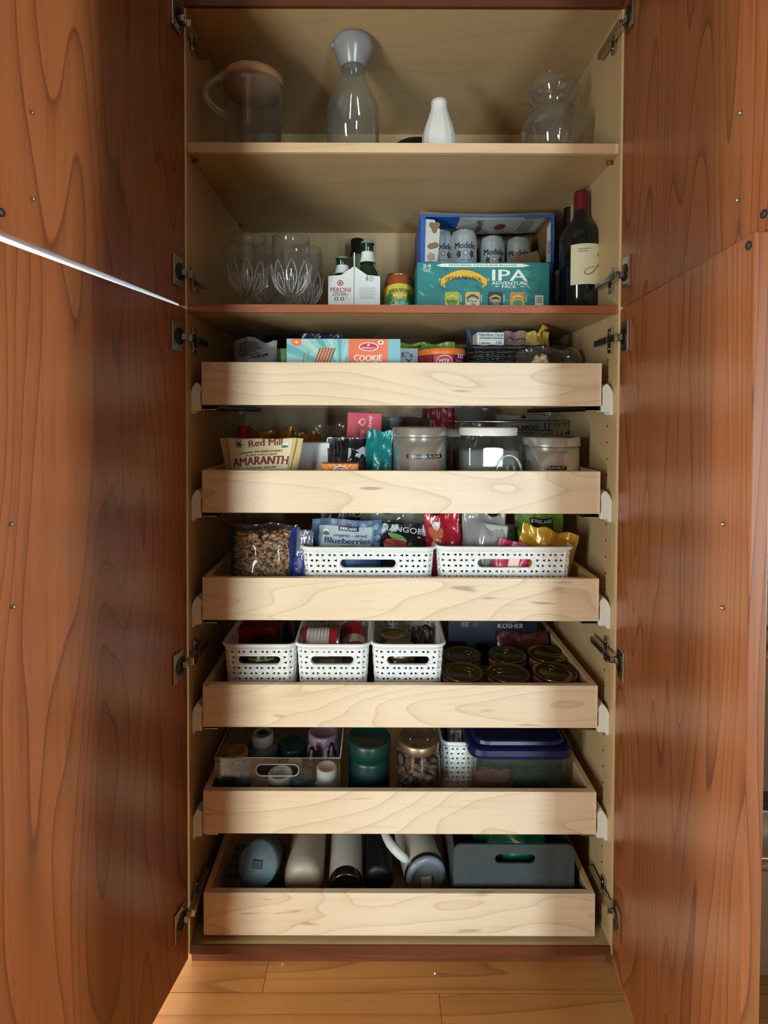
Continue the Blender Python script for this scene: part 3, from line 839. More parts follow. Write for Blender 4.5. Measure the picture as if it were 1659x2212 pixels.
Y = 0.09
xc, w = spanx(911, 985, 290, Y); r = w / 2
t = thing('bud_vase', 'small white ceramic bud vase with dimpled ribs', 'vase', (xc, Y, z0))
zz = lambda py: hz(py, Y, z0)
H = zz(220)
MB().lathe([(0, 0.0), (r * 0.72, 0.0), (r * 0.93, H * .10), (r, H * .27), (r * .96, H * .42), (r * .82, H * .58), (r * .62, H * .74), (r * .49, H * .86), (r * .46, H * .94), (r * .48, H), (r * .40, H), (r * .38, H * .9), (0, H * .85)], 56,
           wob=lambda a, z: 1 + 0.020 * math.cos(14 * a) * (1 if z < H * .8 else 0) * (0.5 + 0.5 * math.sin(z * 260))).build('body', mat('#e4e4de', 0.55, vary=0.02), t)
Y = 0.30
tag(MB().lathe([(0, 0.0), (0.03, 0.0), (0.055, hz(303, Y - .05, z0)), (0.06, hz(299.5, Y - .05, z0)), (0.057, hz(299.5, Y - .05, z0)), (0.03, 0.004), (0, 0.004)], 32).build('saucer', mat('#3a4040', 0.3), None, loc=(pX(900, 302, Y), Y, z0)), 'dark shallow saucer half hidden behind the bud vase', 'saucer')

Y = 0.115
xc, w = spanx(1127, 1262, 275, Y); r = w / 2
t = thing('hourglass_vase', 'clear blown glass vase pinched at the middle', 'vase', (xc, Y, z0))
zz = lambda py: hz(py, Y, z0)
B = zz(296)
out = [(r * 0.55, 0.0), (r * 0.75, 0.004), (r * .93, zz(300)), (r, zz(280)), (r * .93, zz(260)), (r * .70, zz(243)), (r * .50, zz(234)), (r * .48, zz(230)), (r * .60, zz(222)), (r * .76, zz(210)), (r * .80, zz(198)), (r * .74, zz(184)), (r * .66, zz(176))]
MB().lathe([(0, 0)] + out + [(a - 0.0022, b) for a, b in out[::-1]] + [(0, 0.004)], 48).build('body', THIN, t)

# ================================================================== MIDDLE SHELF
z0 = S2T
M_CRYSTAL = clear_film('#f6f8f8', 0.016, 0.02)
M_CUT = clear_film('#ffffff', 0.24, 0.02, 1.0)
def goblet(px, rim, Y, label):
    xc = pX(px, 600, Y); H = hz(rim, Y, z0); r = 0.0425
    t = thing('crystal_goblet', label, 'goblet', (xc, Y, z0), group='crystal goblets on the middle shelf')
    N = 48
    def cut(a, z):
        k = sstep(H * .22, H * .34, z) * (1 - sstep(H * .52, H * .72, z))
        return 1 + 0.030 * k * (abs(math.sin(4 * a + 18 * z)) - 0.5) + 0.03 * k * (abs(math.sin(4 * a - 18 * z)) - 0.5)
    prof = [(0.010, H * .235), (0.022, H * .27), (0.034, H * .36), (0.040, H * .46), (0.0425, H * .58), (0.0425, H * .72), (0.041, H * .88), (0.040, H)]
    inner = [(a - 0.0028, b + (0.004 if b < H * .3 else 0)) for a, b in prof]
    MB().lathe(prof + [(prof[-1][0] - 0.002, H)] + inner[::-1][1:] + [(0, H * .265)], N, wob=cut).build('bowl', M_CRYSTAL, t)
    MB().lathe([(0.010, H * .235), (0.013, H * .21), (0.009, H * .17), (0.0065, H * .10), (0.008, H * .05), (0.020, 0.006), (0.036, 0.003), (0.036, 0.0), (0, 0)], 16, smooth=False).build('stem', M_CRYSTAL, t)
    def on(a, z):
        for (ra, za), (rb, zb) in zip(prof, prof[1:]):
            if za <= z <= zb: r_ = ra + (rb - ra) * (z - za) / (zb - za); break
        else: r_ = prof[0][0]
        return Vector((r_ * 1.02 * math.cos(a), r_ * 1.02 * math.sin(a), z))
    for k in range(9):
        a0 = 2 * PI * k / 9
        for hi, wd in ((.66, .30), (.50, .15)):
            pts = []
            for i in range(15):
                q = i / 14 * 2; up = 1 - abs(q - 1); sd = -1 if q < 1 else 1
                pts.append(on(a0 + sd * wd * math.sin(PI * min(1, up * .98 + .02)) ** .8 * (1.2 - .5 * up), H * (.245 + (hi - .245) * up)))
            MB().tube(pts, .0009, 5).build('cut_petal', M_CUT, t)
    return t
goblet(536, 514, 0.10, 'cut crystal goblet in front, nearest the hinge side')
goblet(629, 516, 0.10, 'cut crystal goblet in front, nearest the beer carrier')
goblet(578, 540, 0.22, 'cut crystal goblet standing behind between the two front goblets')
goblet(660, 540, 0.22, 'cut crystal goblet standing behind, nearest the beer carrier')

# beer carrier seen end on
Y = 0.17
xc, w = spanx(709, 821, 620, Y); hw = w / 2
t = thing('beer_carrier', 'white six-pack carton carrier with red lettering on its end', 'carrier', (xc, Y, z0))
M_CARD = mat('#e3e6e6', 0.6, vary=0.03)
zs, zp = hz(597, Y, z0), hz(575, Y, z0)
MB().prism([(-hw, 0.001), (hw, 0.001), (hw, zs), (hw * .5, zs + (zp - zs) * .12), (0, zp), (-hw * .5, zs + (zp - zs) * .12), (-hw, zs)], 0, 0.0012, 'xz').build('end_panel', M_CARD, t)
MB().prism([(-hw, 0.001), (hw, 0.001), (hw, zs), (0, zp), (-hw, zs)], 0.178, 0.18, 'xz').build('end_panel', M_CARD, t)
for s in (-1, 1): MB().box(*sorted((s * hw, s * (hw - .0012))), 0.001, 0.179, 0.001, zs * .9).build('side_panel', M_CARD, t)
MB().box(-hw, hw, 0, 0.18, 0, 0.001).build('base', M_CARD, t)
MB().box(-0.0012, 0.0012, 0.001, 0.178, 0.001, hz(545, Y, z0)).build('handle_board', M_CARD, t)
f = flatmap()
cr = mat('#a5343c', 0.5); k = 1150 / (1.0565 + Y)
def U(px): return pX(px, 620, Y) - xc
def V(py): return hz(py, Y, z0)
patch(t, 'fold_line', f, -0.0008, 0.0008, 0, zp, mat('#8a8e90', 0.6))
blob(t, 'emblem', f, U(735), V(612), .0068, .0068, cr); blob(t, 'emblem_ring', f, U(735), V(612), .0045, .0045, M_CARD, off=.0006); blob(t, 'emblem_heart', f, U(735), V(612), .0028, .0028, cr, off=.0008)
lettering(t, 'PERONI', f, U(735.5), V(626.5), .0098, .046, cr, bold=0.02)
lettering(t, 'NASTRO', f, U(735), V(633), .0035, .026, mat('#3c4a6a', 0.5), bold=.02)
lettering(t, 'AZZURRO', f, U(735), V(637), .0045, .037, mat('#2c3a5c', 0.5), bold=.03)
lettering(t, '0.0', f, U(733), V(646), .0092, .022, cr, bold=.03); lettering(t, '%', f, U(749), V(642.5), .004, None, cr)
lettering(t, '6', f, U(793), V(601), .012, .0048, INK, bold=.01)
gr = mat('#8f9497', 0.6)
for i in range(3): patch(t, 'small_print', f, U(797), U(806 + (i % 2) * 3), V(597.5 + i * 4), V(599 + i * 4), gr)
for i in range(7): patch(t, 'small_print', f, U(775 + (i % 3)), U(812 - (i % 2) * 4), V(622 + i * 3.6), V(623 + i * 3.6), gr)
crown_bottle('green beer bottle sunk low in the carrier, its cap below the other', (xc - hw * .50, Y + 0.036, z0 + 0.0012), 0.0275, hz(557, Y + .036, z0), 'beer bottles in the carrier')
crown_bottle('green beer bottle standing taller in the carrier with a silver neck label', (xc + hw * .50, Y + 0.036, z0 + 0.0012), 0.0275, hz(523, Y + .036, z0), 'beer bottles in the carrier')
Y = 0.40
t = thing('oil_bottle', 'pale green glass bottle with black cap behind the beer carrier', 'bottle', (pX(772, 560, Y), Y, z0))
H = hz(518, Y, z0)
MB().lathe([(0, 0), (.034, 0), (.035, .01), (.035, H * .55), (.020, H * .72), (.0165, H * .80), (.0165, H * .9), (0, H * .9)], 28).build('body', mat('#6f8a5c', 0.15), t)
MB().lathe([(.0205, H * .83), (.0205, H * .86), (.0185, H * .87), (.0185, H * .99), (.016, H), (0, H)], 28).build('cap', mat('#101214', 0.35), t)

# hazy can
Y = 0.22
xc, w = spanx(831, 893, 620, Y); H = hz(591, Y - .02, z0); r = w / 2
t = beverage_can('beer_can', 'orange and yellow craft beer can standing beside the teal carton', (xc, Y, z0), r, H, mat('#c2683a', 0.3, 0.5, vary=0.06))
f = cylmap(r)
patch(t, 'label_band', f, -.052, .052, 0.018, H * .70, mat('#cdb84e', 0.35, 0.2, vary=.1), n=24)
MB().add([f(-.048 + .096 * i / 16, H * (.70 + .07 * math.sin(PI * i / 16)), .0007) for i in range(17)] + [f(-.048 + .096 * i / 16, H * (.52 + .09 * math.sin(PI * i / 16)), .0007) for i in range(17)], [(i, i + 1, 18 + i, 17 + i) for i in range(16)]).build('banner', mat('#d8c84a', 0.35), t, recalc=False)
lettering(t, 'SIERRA NEVADA', f, 0, H * .64, .0085, .054, mat('#3a2f14', 0.5), bold=.02, arc=.004, off=.0012)
blob(t, 'sun', f, 0, H * .48, .018, .012, mat('#e8cc66', 0.4), off=.0010)
for i, (u, v, ru, rv, c) in enumerate([(-.024, .40, .012, .020, '#3d7a3c'), (.026, .42, .012, .018, '#3d7a3c'), (0, .37, .022, .010, '#3fa79a'), (.010, .30, .024, .010, '#7fc8b4'), (-.012, .28, .022, .009, '#a9d8b8')]):
    blob(t, 'hop_leaf' if i < 2 else 'wave', f, u, H * v, ru, rv, mat(c, 0.4), off=.0010 + .0002 * i)
lettering(t, 'HOP TROPIC', f, 0.001, H * .20, .0085, .060, mat('#f2efe2', 0.5), bold=.015, off=.0022)

# teal beer carton
Y = 0.12
xc, w = spanx(901, 1187, 612, Y); H = hz(566, Y, z0)
M_TEAL = mat('#2b8180', 0.5, vary=0.30, scale=30)
t, f = carton('beer_carton', 'teal carton of canned beer with a yellow banner and white lettering', 'carton', (xc, Y, z0), w, 0.135, H, M_TEAL)
def U(px): return pX(px, 612, Y) - xc
def V(py): return hz(py, Y, z0)
WH = mat('#eef0e4', 0.5, vary=.02)
YB = mat('#e3b53a', 0.5, vary=.10); BRN = mat('#6b3a24', 0.6)
poly(t, 'ribbon', f, [(U(942), V(573)), (U(955), V(569)), (U(1128), V(569)), (U(1145), V(573)), (U(1128), V(576.5)), (U(955), V(576.5))], WH)
lettering(t, 'FEATURING 4 EXCLUSIVE RELEASES', f, U(1043), V(572.8), .0042, U(1116) - U(970), mat('#2b6a68', 0.5), bold=.015, off=.0008)
lettering(t, '24', f, U(922), V(574), .0068, .018, WH, bold=.03)
lettering(t, '12FL OZ', f, U(922), V(580.5), .0035, .018, WH, bold=.01); lettering(t, 'CANS', f, U(922), V(585), .0033, .014, WH, bold=.02)
def banner(par, f, cu, cv, hw_, hh, m1, m2, off):
    top = []; bot = []
    for i in range(17):
        a = i / 16 * 2 - 1
        top.append((cu + a * hw_, cv + hh * (1.0 - 1.5 * a * a))); bot.append((cu + a * hw_, cv - hh * (0.15 + 1.5 * a * a)))
    for nm, g, m_, o_ in (('banner_edge', 1.0, m2, off), ('banner', 0.90, m1, off + .0002)):
        pts = [f(cu + (u - cu) * (1.03 if g == 1 else 1.0), cv + (v - cv) * (1.12 if g == 1 else 1.0), o_) for u, v in top + bot]
        MB().add(pts, [(i, i + 1, 18 + i, 17 + i) for i in range(16)]).build(nm, m_, par, recalc=False)
    for s in (-1, 1):
        poly(par, 'banner_tail', f, [(cu + s * hw_ * .86, cv - hh * .55), (cu + s * hw_ * 1.10, cv - hh * .35), (cu + s * hw_ * 1.02, cv - hh * 1.2), (cu + s * hw_ * .80, cv - hh * 2.0)], m1, off=off - .0001)
banner(t, f, U(1002), V(596), U(1052) - U(1002), .0135, YB, BRN, .0006)
lettering(t, 'SIERRA NEVADA', f, U(1001), V(599.5), .0085, U(1040) - U(963), mat('#3a2a14', 0.5), bold=.02, arc=.0045, off=.0012)
lettering(t, 'IPA', f, U(1101), V(594), V(581) - V(605), U(1139) - U(1064), WH, bold=.045)
lettering(t, 'ADVENTURE', f, U(1101), V(611), .0070, U(1140) - U(1062), WH, bold=.03)
lettering(t, 'PACK', f, U(1100), V(618.5), .0068, U(1116) - U(1085), WH, bold=.03)
for a, b in ((1067, 1080), (1122, 1135)): poly(t, 'rule', f, [(U(a), V(618)), (U((a + b) / 2), V(617)), (U(b), V(618)), (U((a + b) / 2), V(619))], WH)
patch(t, 'score_line', f, -w / 2, w / 2, V(629), V(628.4), mat('#1f6463', 0.5))
for i, (px, c1, c2, s1, s2) in enumerate([(977, '#a9bd4e', '#c8cf6a', 'RAD', ''), (1021, '#d9b957', '#e8e2cc', 'River', 'Rip'), (1070, '#232f38', '#343f48', 'TORPEDO', 'IPA'), (1118, '#c98a4e', '#d8c05a', '', '')]):
    a, b = U(px - 16), U(px + 16); v1 = V(630); v0 = 0.004
    poly(t, 'printed_can', f, [(a, v0), (b, v0), (b, v1 - .004), (b - .003, v1), (a + .003, v1), (a, v1 - .004)], mat(c1, 0.5, vary=.12), off=.0005)
    banner(t, f, (a + b) / 2, V(640), .0125, .004, mat({0: '#d6d060', 1: '#3a4a80', 2: '#d8a83a', 3: '#e0cc50'}[i], 0.5), mat('#2c2c22', 0.5), .0008)
    poly(t, 'printed_panel', f, [(a + .002, v0), (b - .002, v0), (b - .002, V(646)), (a + .002, V(646))], mat(c2, 0.5, vary=.1), off=.0007)
    if s1: lettering(t, s1, f, (a + b) / 2, V(649.5), .0068, .024, mat({0: '#3c5a2a', 1: '#33407a', 2: '#e8e4d2'}[i], 0.5), bold=.03, off=.0011, shear=.3 if i == 1 else 0)
    if s2: lettering(t, s2, f, (a + b) / 2 + .002, V(657), .0068, None, mat({1: '#33407a', 2: '#d8a83a'}[i], 0.5), bold=.03, off=.0011)
    else: blob(t, 'printed_scene', f, (a + b) / 2, V(654), .011, .007, mat('#7fa04a' if i == 0 else '#5f9a6a', 0.5), off=.0010)
    patch(t, 'small_print', f, b + .0015, b + .0045, V(652), V(636), mat('#9cc8c0', 0.6))
patch(t, 'barcode_panel', f, U(1156), U(1174), 0.004, V(637), WH)
for i in range(4): patch(t, 'barcode_line', f, U(1159), U(1171), V(641 + i * 3.4), V(642.5 + i * 3.4), mat('#5a6464', 0.6), off=.0006)
random.seed(9)
for i in range(16):
    u = U(910 + 268 * random.random()); v = V(576 + 76 * random.random())
    blob(t, 'leaf_print', f, u, v, .006 + .014 * random.random(), .0015 + .002 * random.random(), mat(random.choice(['#3d9a8c', '#57ab92', '#1f6c70']), 0.5), off=.00035, rot=-.7 + .5 * random.random(), n=10)

# blue and white open carton with cans on two levels
Y = 0.262; D_ = 0.185
xc, w = spanx(908, 1197, 520, Y); H = hz(460, Y, z0); hw = w / 2
M_KRAFT = mat('#8a6d50', 0.85, vary=.08); M_BLUE = mat('#2d5fae', 0.5, vary=.08); M_WPRT = mat('#c9c8c4', 0.55, vary=.05)
t = thing('open_beer_carton', 'torn open blue and white beer carton holding cans behind the teal carton', 'carton', (xc, Y, z0))
def U(px, Yo=0.0): return pX(px, 520, Y + Yo) - xc
def V(py, Yo=0.0): return hz(py, Y + Yo, z0)
MB().box(-hw, -hw + .0025, 0, D_, 0, H).build('side_panel', M_BLUE, t); MB().box(hw - .0025, hw, 0, D_, 0, H).build('side_panel', M_KRAFT, t)
MB().box(-hw, hw, D_ - .0025, D_, 0, H * .9).build('rear_panel', M_KRAFT, t); MB().box(-hw, hw, 0, D_, 0, .0025).build('base', M_KRAFT, t)
MB().box(-hw, hw, 0, .002, .0025, V(568)).build('end_panel', M_BLUE, t)
MB().box(-hw, hw, .002, D_ - .003, .122, .124).build('layer_sheet', M_KRAFT, t)
# upper panel sags and is printed inside
tp = lambda a, b: Vector((-hw + 2 * hw * a, b * D_ * .75, H - .006 * math.sin(PI * a) - b * (V(460) - V(505, D_ * .75)) * 1.0))
MB().grid(lambda a, b: tp(a, b), 16, 6).build('top_panel', M_WPRT, t, solid=.002)
MB().grid(lambda a, b: tp(a, b * .02) + Vector((0, -.002, .003 - .006 * b)), 16, 1).build('torn_edge', M_KRAFT, t, solid=.001)
tf = lambda u, v, off=.001: tp((u + hw) / (2 * hw), v) + Vector((0, -.0015, -.002))
patch(t, 'printed_panel', tf, -hw + .004, -hw * .40, .04, .62, M_BLUE, n=8, nv=3)
lettering(t, 'Modelo', lambda u, v, off=0: tf(u, .5 + v / .13, 0) + Vector((0, -.0006, -.0006)), -.010, 0, .018, .075, INK, bold=.02, rot=PI / 2)
for i in range(5): patch(t, 'small_print', lambda u, v, off=0: tf(u, v) + Vector((0, -.0004, -.0004)), hw * .58 + i * .007, hw * .58 + i * .007 + .003, .20, .78, gr)
patch(t, 'barcode_panel', lambda u, v, off=0: tf(u, v) + Vector((0, -.0008, -.0008)), hw * .56, hw * .82, .05, .22, WH)
for i in range(9): patch(t, 'barcode_line', lambda u, v, off=0: tf(u, v) + Vector((0, -.0012, -.0012)), hw * (.585 + i * .025), hw * (.585 + i * .025 + .012), .07, .18, INK)
blob(t, 'emblem', lambda u, v, off=0: tf(u, .5 + v / .13) + Vector((0, -.0008, -.0008)), .045, 0, .014, .018, mat('#7a4a44', 0.5))
# front frame: blue edges and torn flaps
for (a, b, mm, nm) in ((-hw, -hw + .012, M_BLUE, 'edge_strip'), (hw - .010, hw, M_BLUE, 'edge_strip')): MB().box(a, b, -.001, .001, V(568), H - .004).build(nm, mm, t)
MB().box(-hw, hw, -.0012, .001, H - .010, H - .003).build('edge_strip', M_BLUE, t)
MB().prism([(-hw + .011, V(566)), (U(945), V(566)), (U(947), V(545)), (U(950), V(497)), (U(941), V(484)), (U(938), V(476)), (-hw + .013, V(474))], -.004, -.002, 'xz').build('torn_flap', M_WPRT, t)
f = flatmap((0, -.004, 0))
blob(t, 'torn_patch', f, U(938), V(491), .012, .013, M_KRAFT, shape=lambda a: 1 + .25 * math.sin(3 * a)); blob(t, 'torn_patch', f, U(935), V(532), .011, .010, M_KRAFT, shape=lambda a: 1 + .3 * math.sin(2 * a + 1))
blob(t, 'printed_figure', f, U(931), V(556), .010, .011, mat('#9a9490', 0.6), shape=lambda a: .8 + .3 * abs(math.sin(2.5 * a)))
MB().prism([(U(1179), V(566)), (hw - .009, V(566)), (hw - .010, V(478)), (U(1181), V(492))], -.004, -.002, 'xz').build('torn_flap', M_WPRT, t)
patch(t, 'printed_figure', f, U(1182), U(1188), V(520), V(548), mat('#9a9490', 0.6))
MB().prism([(U(1100), V(568)), (U(1168), V(568)), (U(1161), V(541)), (U(1104), V(556))], -.002, .0, 'xz').build('torn_flap', M_KRAFT, t)
M_CANW = mat('#b9c6cc', 0.3, 0.4, vary=.04)
for px, top, Yc, cut, lab in ((950, 503, .325, .12, 'white beer can half hidden behind the torn flap of the blue carton'), (1001, 501, .308, 0, 'white beer can standing foremost in the blue carton'), (1062, 515, .335, 0, 'white beer can in the blue carton, second from the bottle side'), (1119, 517, .345, -.2, 'white beer can in the blue carton, nearest the wine bottles')):
    x = pX(px, 530, Yc); rr = .0335
    hh = hz(top, Yc, z0 + .1245)
    c = beverage_can('beer_can', lab, (x, Yc, z0 + .1245), rr, hh, M_CANW, cut, group='white cans in the blue carton')
    g = cylmap(rr)
    zc = hz(top + 28, Yc - rr, z0 + .1245)
    lettering(c, 'Modelo', g, 0, zc, .0155, .053, mat('#141820', 0.5), bold=.03, off=.0008)
    for s in (-1, 1): blob(c, 'printed_lion', g, s * .0165, zc - .021, .0058, .0095, mat('#4a3d34', 0.5), shape=lambda a: .75 + .35 * abs(math.sin(2.5 * a)), off=.0008)
    blob(c, 'emblem', g, 0, zc - .019, .0055, .006, mat('#8a5a7a', 0.5), off=.0008); blob(c, 'emblem_heart', g, 0, zc - .019, .0035, .004, mat('#d9dde0', 0.5), off=.001)
    lettering(c, 'Especial', g, 0, zc - .036, .0055, .030, mat('#3c4a6a', 0.5), shear=.3, off=.0008)

# wine bottles
def wine(label, px, top, Y, r, glassc, cap, group='wine bottles'):
    xc = pX(px, 600, Y); H = hz(top, Y, z0)
    t = thing('wine_bottle', label, 'bottle', (xc, Y, z0), group=group)
    MB().lathe([(0, .003), (r * .9, 0), (r, .006), (r * 1.0, H * .60), (r * .97, H * .65), (r * .80, H * .71), (r * .52, H * .755), (r * .37, H * .80), (r * .345, H * .9), (0, H * .9)], 40).build('body', mat(glassc, 0.10, 0, 0.6, vary=.02), t)
    MB().lathe([(r * .36, H * .785), (r * .355, H * .97), (r * .32, H), (0, H)], 32).build('capsule', mat(cap, 0.35, 0.2, vary=.08), t)
    return t, xc, H
t, xc, H = wine('dark wine bottle with burgundy capsule and cream script label', 1254, 414, .14, .046, '#101a1e', '#6b1f2e')
f = cylmap(.046, 0, .18)
Yl = .14 - .046
v0, v1 = hz(612, Yl, z0), hz(524, Yl, z0)
patch(t, 'paper_label', f, -.046, .046, v0, v1, mat('#e9e2c4', 0.6, vary=.03), n=28, label='cream label')
jp = lambda pts: [((px - 1263) / 961 + .004, hz(py, Yl, z0)) for px, py in pts]
stroke(t, f, jp([(1266, 574), (1252, 577), (1243, 585), (1246, 591), (1257, 588), (1270, 574), (1280, 556), (1287, 543), (1283, 539), (1274, 544), (1272, 549), (1280, 549), (1297, 541)]), .0016, INK)
stroke(t, f, jp([(1288, 563), (1283, 568), (1285, 573), (1290, 570), (1291, 564), (1287, 562), (1294, 566), (1297, 563)]), .0012, INK)
stroke(t, f, jp([(1297, 573), (1302, 571), (1299, 566), (1301, 562), (1306, 566), (1308, 572)]), .0012, INK)
for i in range(2): patch(t, 'small_print', f, -.030, -.004 - i * .006, v1 - .010 - i * .005, v1 - .012 - i * .005, gr, n=8, off=.0009)
for i in range(3): patch(t, 'small_print', f, .020, .042, v0 + .020 - i * .005, v0 + .0215 - i * .005, gr, n=8, off=.0009)
t, xc, H = wine('black wine bottle with black capsule standing behind the cream-labelled bottle', 1229, 444, .285, .042, '#0c1214', '#0e1012')
f = cylmap(.042, 0, -.75)
patch(t, 'paper_label', f, -.022, .022, .06, .14, mat('#8d9496', 0.6), n=16)
wine('wine bottle with dark maroon capsule at the back beside the blue carton', 1216, 478, .40, .040, '#12100f', '#40161e')
# ================================================================== TRAY 1 (topmost)
def uv(xc, z0, Y):
    return (lambda px, py=800: pX(px, py, Y) - xc), (lambda py, px=868: pZ(px, py, Y) - z0)
z0 = TRAY[0][0] + .0004
def pouch(name, label, cat, pl, pr, top, Y, t, m, z0, py=None, **k):
    xc, w = spanx(pl, pr, py or top + 20, Y - t * .35)
    h = hz(top, Y, z0)
    o, f = bag(name, label, cat, (xc, Y, z0), w, h, t, m, **k)
    return o, f, w, h
o, f, w, h = pouch('snack_bag', 'crumpled grey snack bag with rows of small print', 'bag', 498, 594, 740, .10, .075, foil('#8d9294', .35), z0, seed=2.3, crumple=.007, belly=.6, sag=-.04)
for i in range(7): patch(o, 'small_print', f, -w * .34, w * (.05 + .06 * (i % 3)), h * (.70 + i * .034), h * (.70 + i * .034) + .0016, mat('#2c3034', 0.6), n=10, off=.0014)
poly(o, 'dark_stripe', f, [(-w * .2, h * .68), (w * .3, h * .80), (w * .34, h * .76), (-w * .05, h * .66)], mat('#2a2b22', 0.5), off=.0014)
pouch('snack_bag', 'black chip bag with thin gold edging at the back of the top tray', 'bag', 530, 655, 727, .30, .08, foil('#14161c', .3), z0, seed=4.1, crumple=.006)
o, f, w, h = pouch('snack_bag', 'shiny navy snack bag poking up behind the cookie box', 'bag', 650, 740, 722, .20, .05, foil('#1c2656', .2), z0, seed=5.0, crumple=.006)
for a in (.25, -.2): poly(o, 'gold_strip', f, [(w * a, h * .95), (w * (a + .12), h * .99), (w * (a + .13), h * .985), (w * a, h * .93)], mat('#b59a4a', 0.4), off=.002)
Y = .13
xc, w = spanx(597, 640, 765, Y)
t = thing('spice_jar', 'green topped jar squeezed beside the cookie box', 'jar', (xc, Y, z0)); h = hz(753, Y - w / 2, z0)
MB().lathe([(0, 0), (w * .48, 0), (w / 2, .004), (w / 2, h * .7), (w * .46, h * .74), (0, h * .74)], 28).build('body', mat('#5f8a52', 0.3), t)
MB().lathe([(w * .5, h * .74), (w * .52, h * .76), (w * .52, h * .98), (w * .49, h), (0, h)], 28).build('lid', mat('#7fae72', 0.4), t)
# cookie box
Y = .042
xc, w = spanx(619, 865, 757, Y); h = hz(732, Y, z0)
t, f = carton('cookie_box', 'turquoise and orange cookie carton with sun rays and lettering', 'box', (xc, Y, z0), w, .065, h, mat('#8fc4c4', 0.5, vary=.04))
U, V = uv(xc, z0, Y)
sun = (U(735), V(800)); LB = mat('#a9d3cc', 0.5, vary=.03); DBL = mat('#59abb6', 0.5, vary=.03)
u0, u1, v1 = U(620), U(752), V(732.6)
for i in range(11):
    a0 = math.radians(180 - i * 16.5 - 2); a1 = a0 - math.radians(8)
    pts = []
    for a in (a0, a1):
        dx, dy = math.cos(a), math.sin(a)
        kk = min([(u0 - sun[0]) / dx if dx < -1e-6 else 9, (u1 - sun[0]) / dx if dx > 1e-6 else 9, (v1 - sun[1]) / dy if dy > 1e-6 else 9])
        pts.append((sun[0] + dx * kk, sun[1] + dy * kk))
    pts = [p for p in pts if p[1] > 0]
    if len(pts) == 2: poly(t, 'sun_ray', f, [sun] + pts, DBL if i % 2 else LB)
ORG = mat('#e8744e', 0.5, vary=.03)
patch(t, 'printed_panel', f, U(753), U(838), .001, v1, ORG, label='orange panel')
patch(t, 'printed_panel', f, U(839), U(864.5), .001, v1, mat('#7fb9c2', 0.5, vary=.1), label='blue sky panel')
poly(t, 'badge', f, [(U(630), v1), (U(651), v1), (U(651), V(744)), (U(645), V(748)), (U(636), V(748)), (U(630), V(744))], ORG, off=.0006)
blob(t, 'badge_mark', f, U(640.5), V(740), .0035, .003, mat('#f2c2a8', 0.5), off=.0009)
blob(t, 'oval_logo', f, U(796), V(749.5), .0205, .0088, mat('#f4ece4', 0.5), off=.0006); blob(t, 'oval_logo', f, U(796), V(749.5), .0180, .0074, mat('#c2273c', 0.5), off=.0008)
lettering(t, "Haldiram's", f, U(796), V(751.5), .0055, .028, mat('#f6efe6', 0.5), shear=.2, bold=.01, off=.0011)
blob(t, 'emblem', f, U(796), V(745.5), .003, .0022, mat('#f0c8c0', 0.5), off=.0011)
lettering(t, 'COOKIE', f, U(795), V(774), .0125, U(825) - U(765), mat('#f8efe4', 0.5), bold=.05, shear=.15, arc=-.0015, off=.0008)
lettering(t, 'HEAVEN', f, U(797), V(788), .0125, U(822) - U(770), mat('#f8efe4', 0.5), bold=.05, shear=.15, off=.0008)
patch(t, 'diet_mark', f, U(817), U(828), V(744.5), V(736), WHITE, off=.0006); blob(t, 'diet_dot', f, U(822.5), V(740), .0022, .0022, mat('#2f5a2c', 0.5), off=.0009); blob(t, 'fruit_mark', f, U(834), V(741), .0018, .003, mat('#d8a23a', 0.5), off=.0008, rot=.4)
b0 = [(U(676), V(790)), (U(708), V(790)), (U(722), V(752)), (U(690), V(752))]
poly(t, 'biscuit', f, [(u + .003, v - .001) for u, v in b0], mat('#5a6a66', 0.6), off=.0005); poly(t, 'biscuit', f, b0, mat('#c9855c', 0.6), off=.0007)
for i in range(5):
    a = (i + .15) / 5; b = a + .09
    L_ = lambda k, q: (q[0][0] + (q[1][0] - q[0][0]) * k, q[0][1] + (q[1][1] - q[0][1]) * k)
    lo, hi = (b0[0], b0[1]), (b0[3], b0[2])
    poly(t, 'biscuit_groove', f, [L_(a, lo), L_(b, lo), L_(b, hi), L_(a, hi)], mat('#8a4a2e', 0.6), off=.0009)
    poly(t, 'biscuit_ridge', f, [L_(b, lo), L_(b + .035, lo), L_(b + .035, hi), L_(b, hi)], mat('#ecc4a0', 0.6), off=.0009)
for px in (656, 665): blob(t, 'wheat_ear', f, U(px), V(774 if px < 660 else 769), .0013, .012, mat('#a07a58', 0.6), off=.0006, rot=-.12)
# small white box with blue letters
Y = .115
xc, w = spanx(840, 903, 768, Y); h = hz(752, Y, z0)
t, f = carton('cracker_box', 'small white box with dark blue letters beside the cookie box', 'box', (xc, Y, z0), w, .05, h, mat('#c6cbd0', 0.5))
U, V = uv(xc, z0, Y)
lettering(t, "E's", f, U(880), V(766), .0115, U(891) - U(867), NAVY, bold=.04); lettering(t, 'Y', f, U(883), V(781), .0115, .015, NAVY, bold=.04)
o, f, w, h = pouch('snack_bag', 'bright green snack bag behind the small white box', 'bag', 862, 985, 742, .22, .07, foil('#7aa02e', .3), z0, seed=7.2, crumple=.006, belly=.6)
lettering(o, 'BAKED IN', f, -w * .22, h * .93, .006, .03, mat('#20340e', 0.6), bold=.03, off=.002)
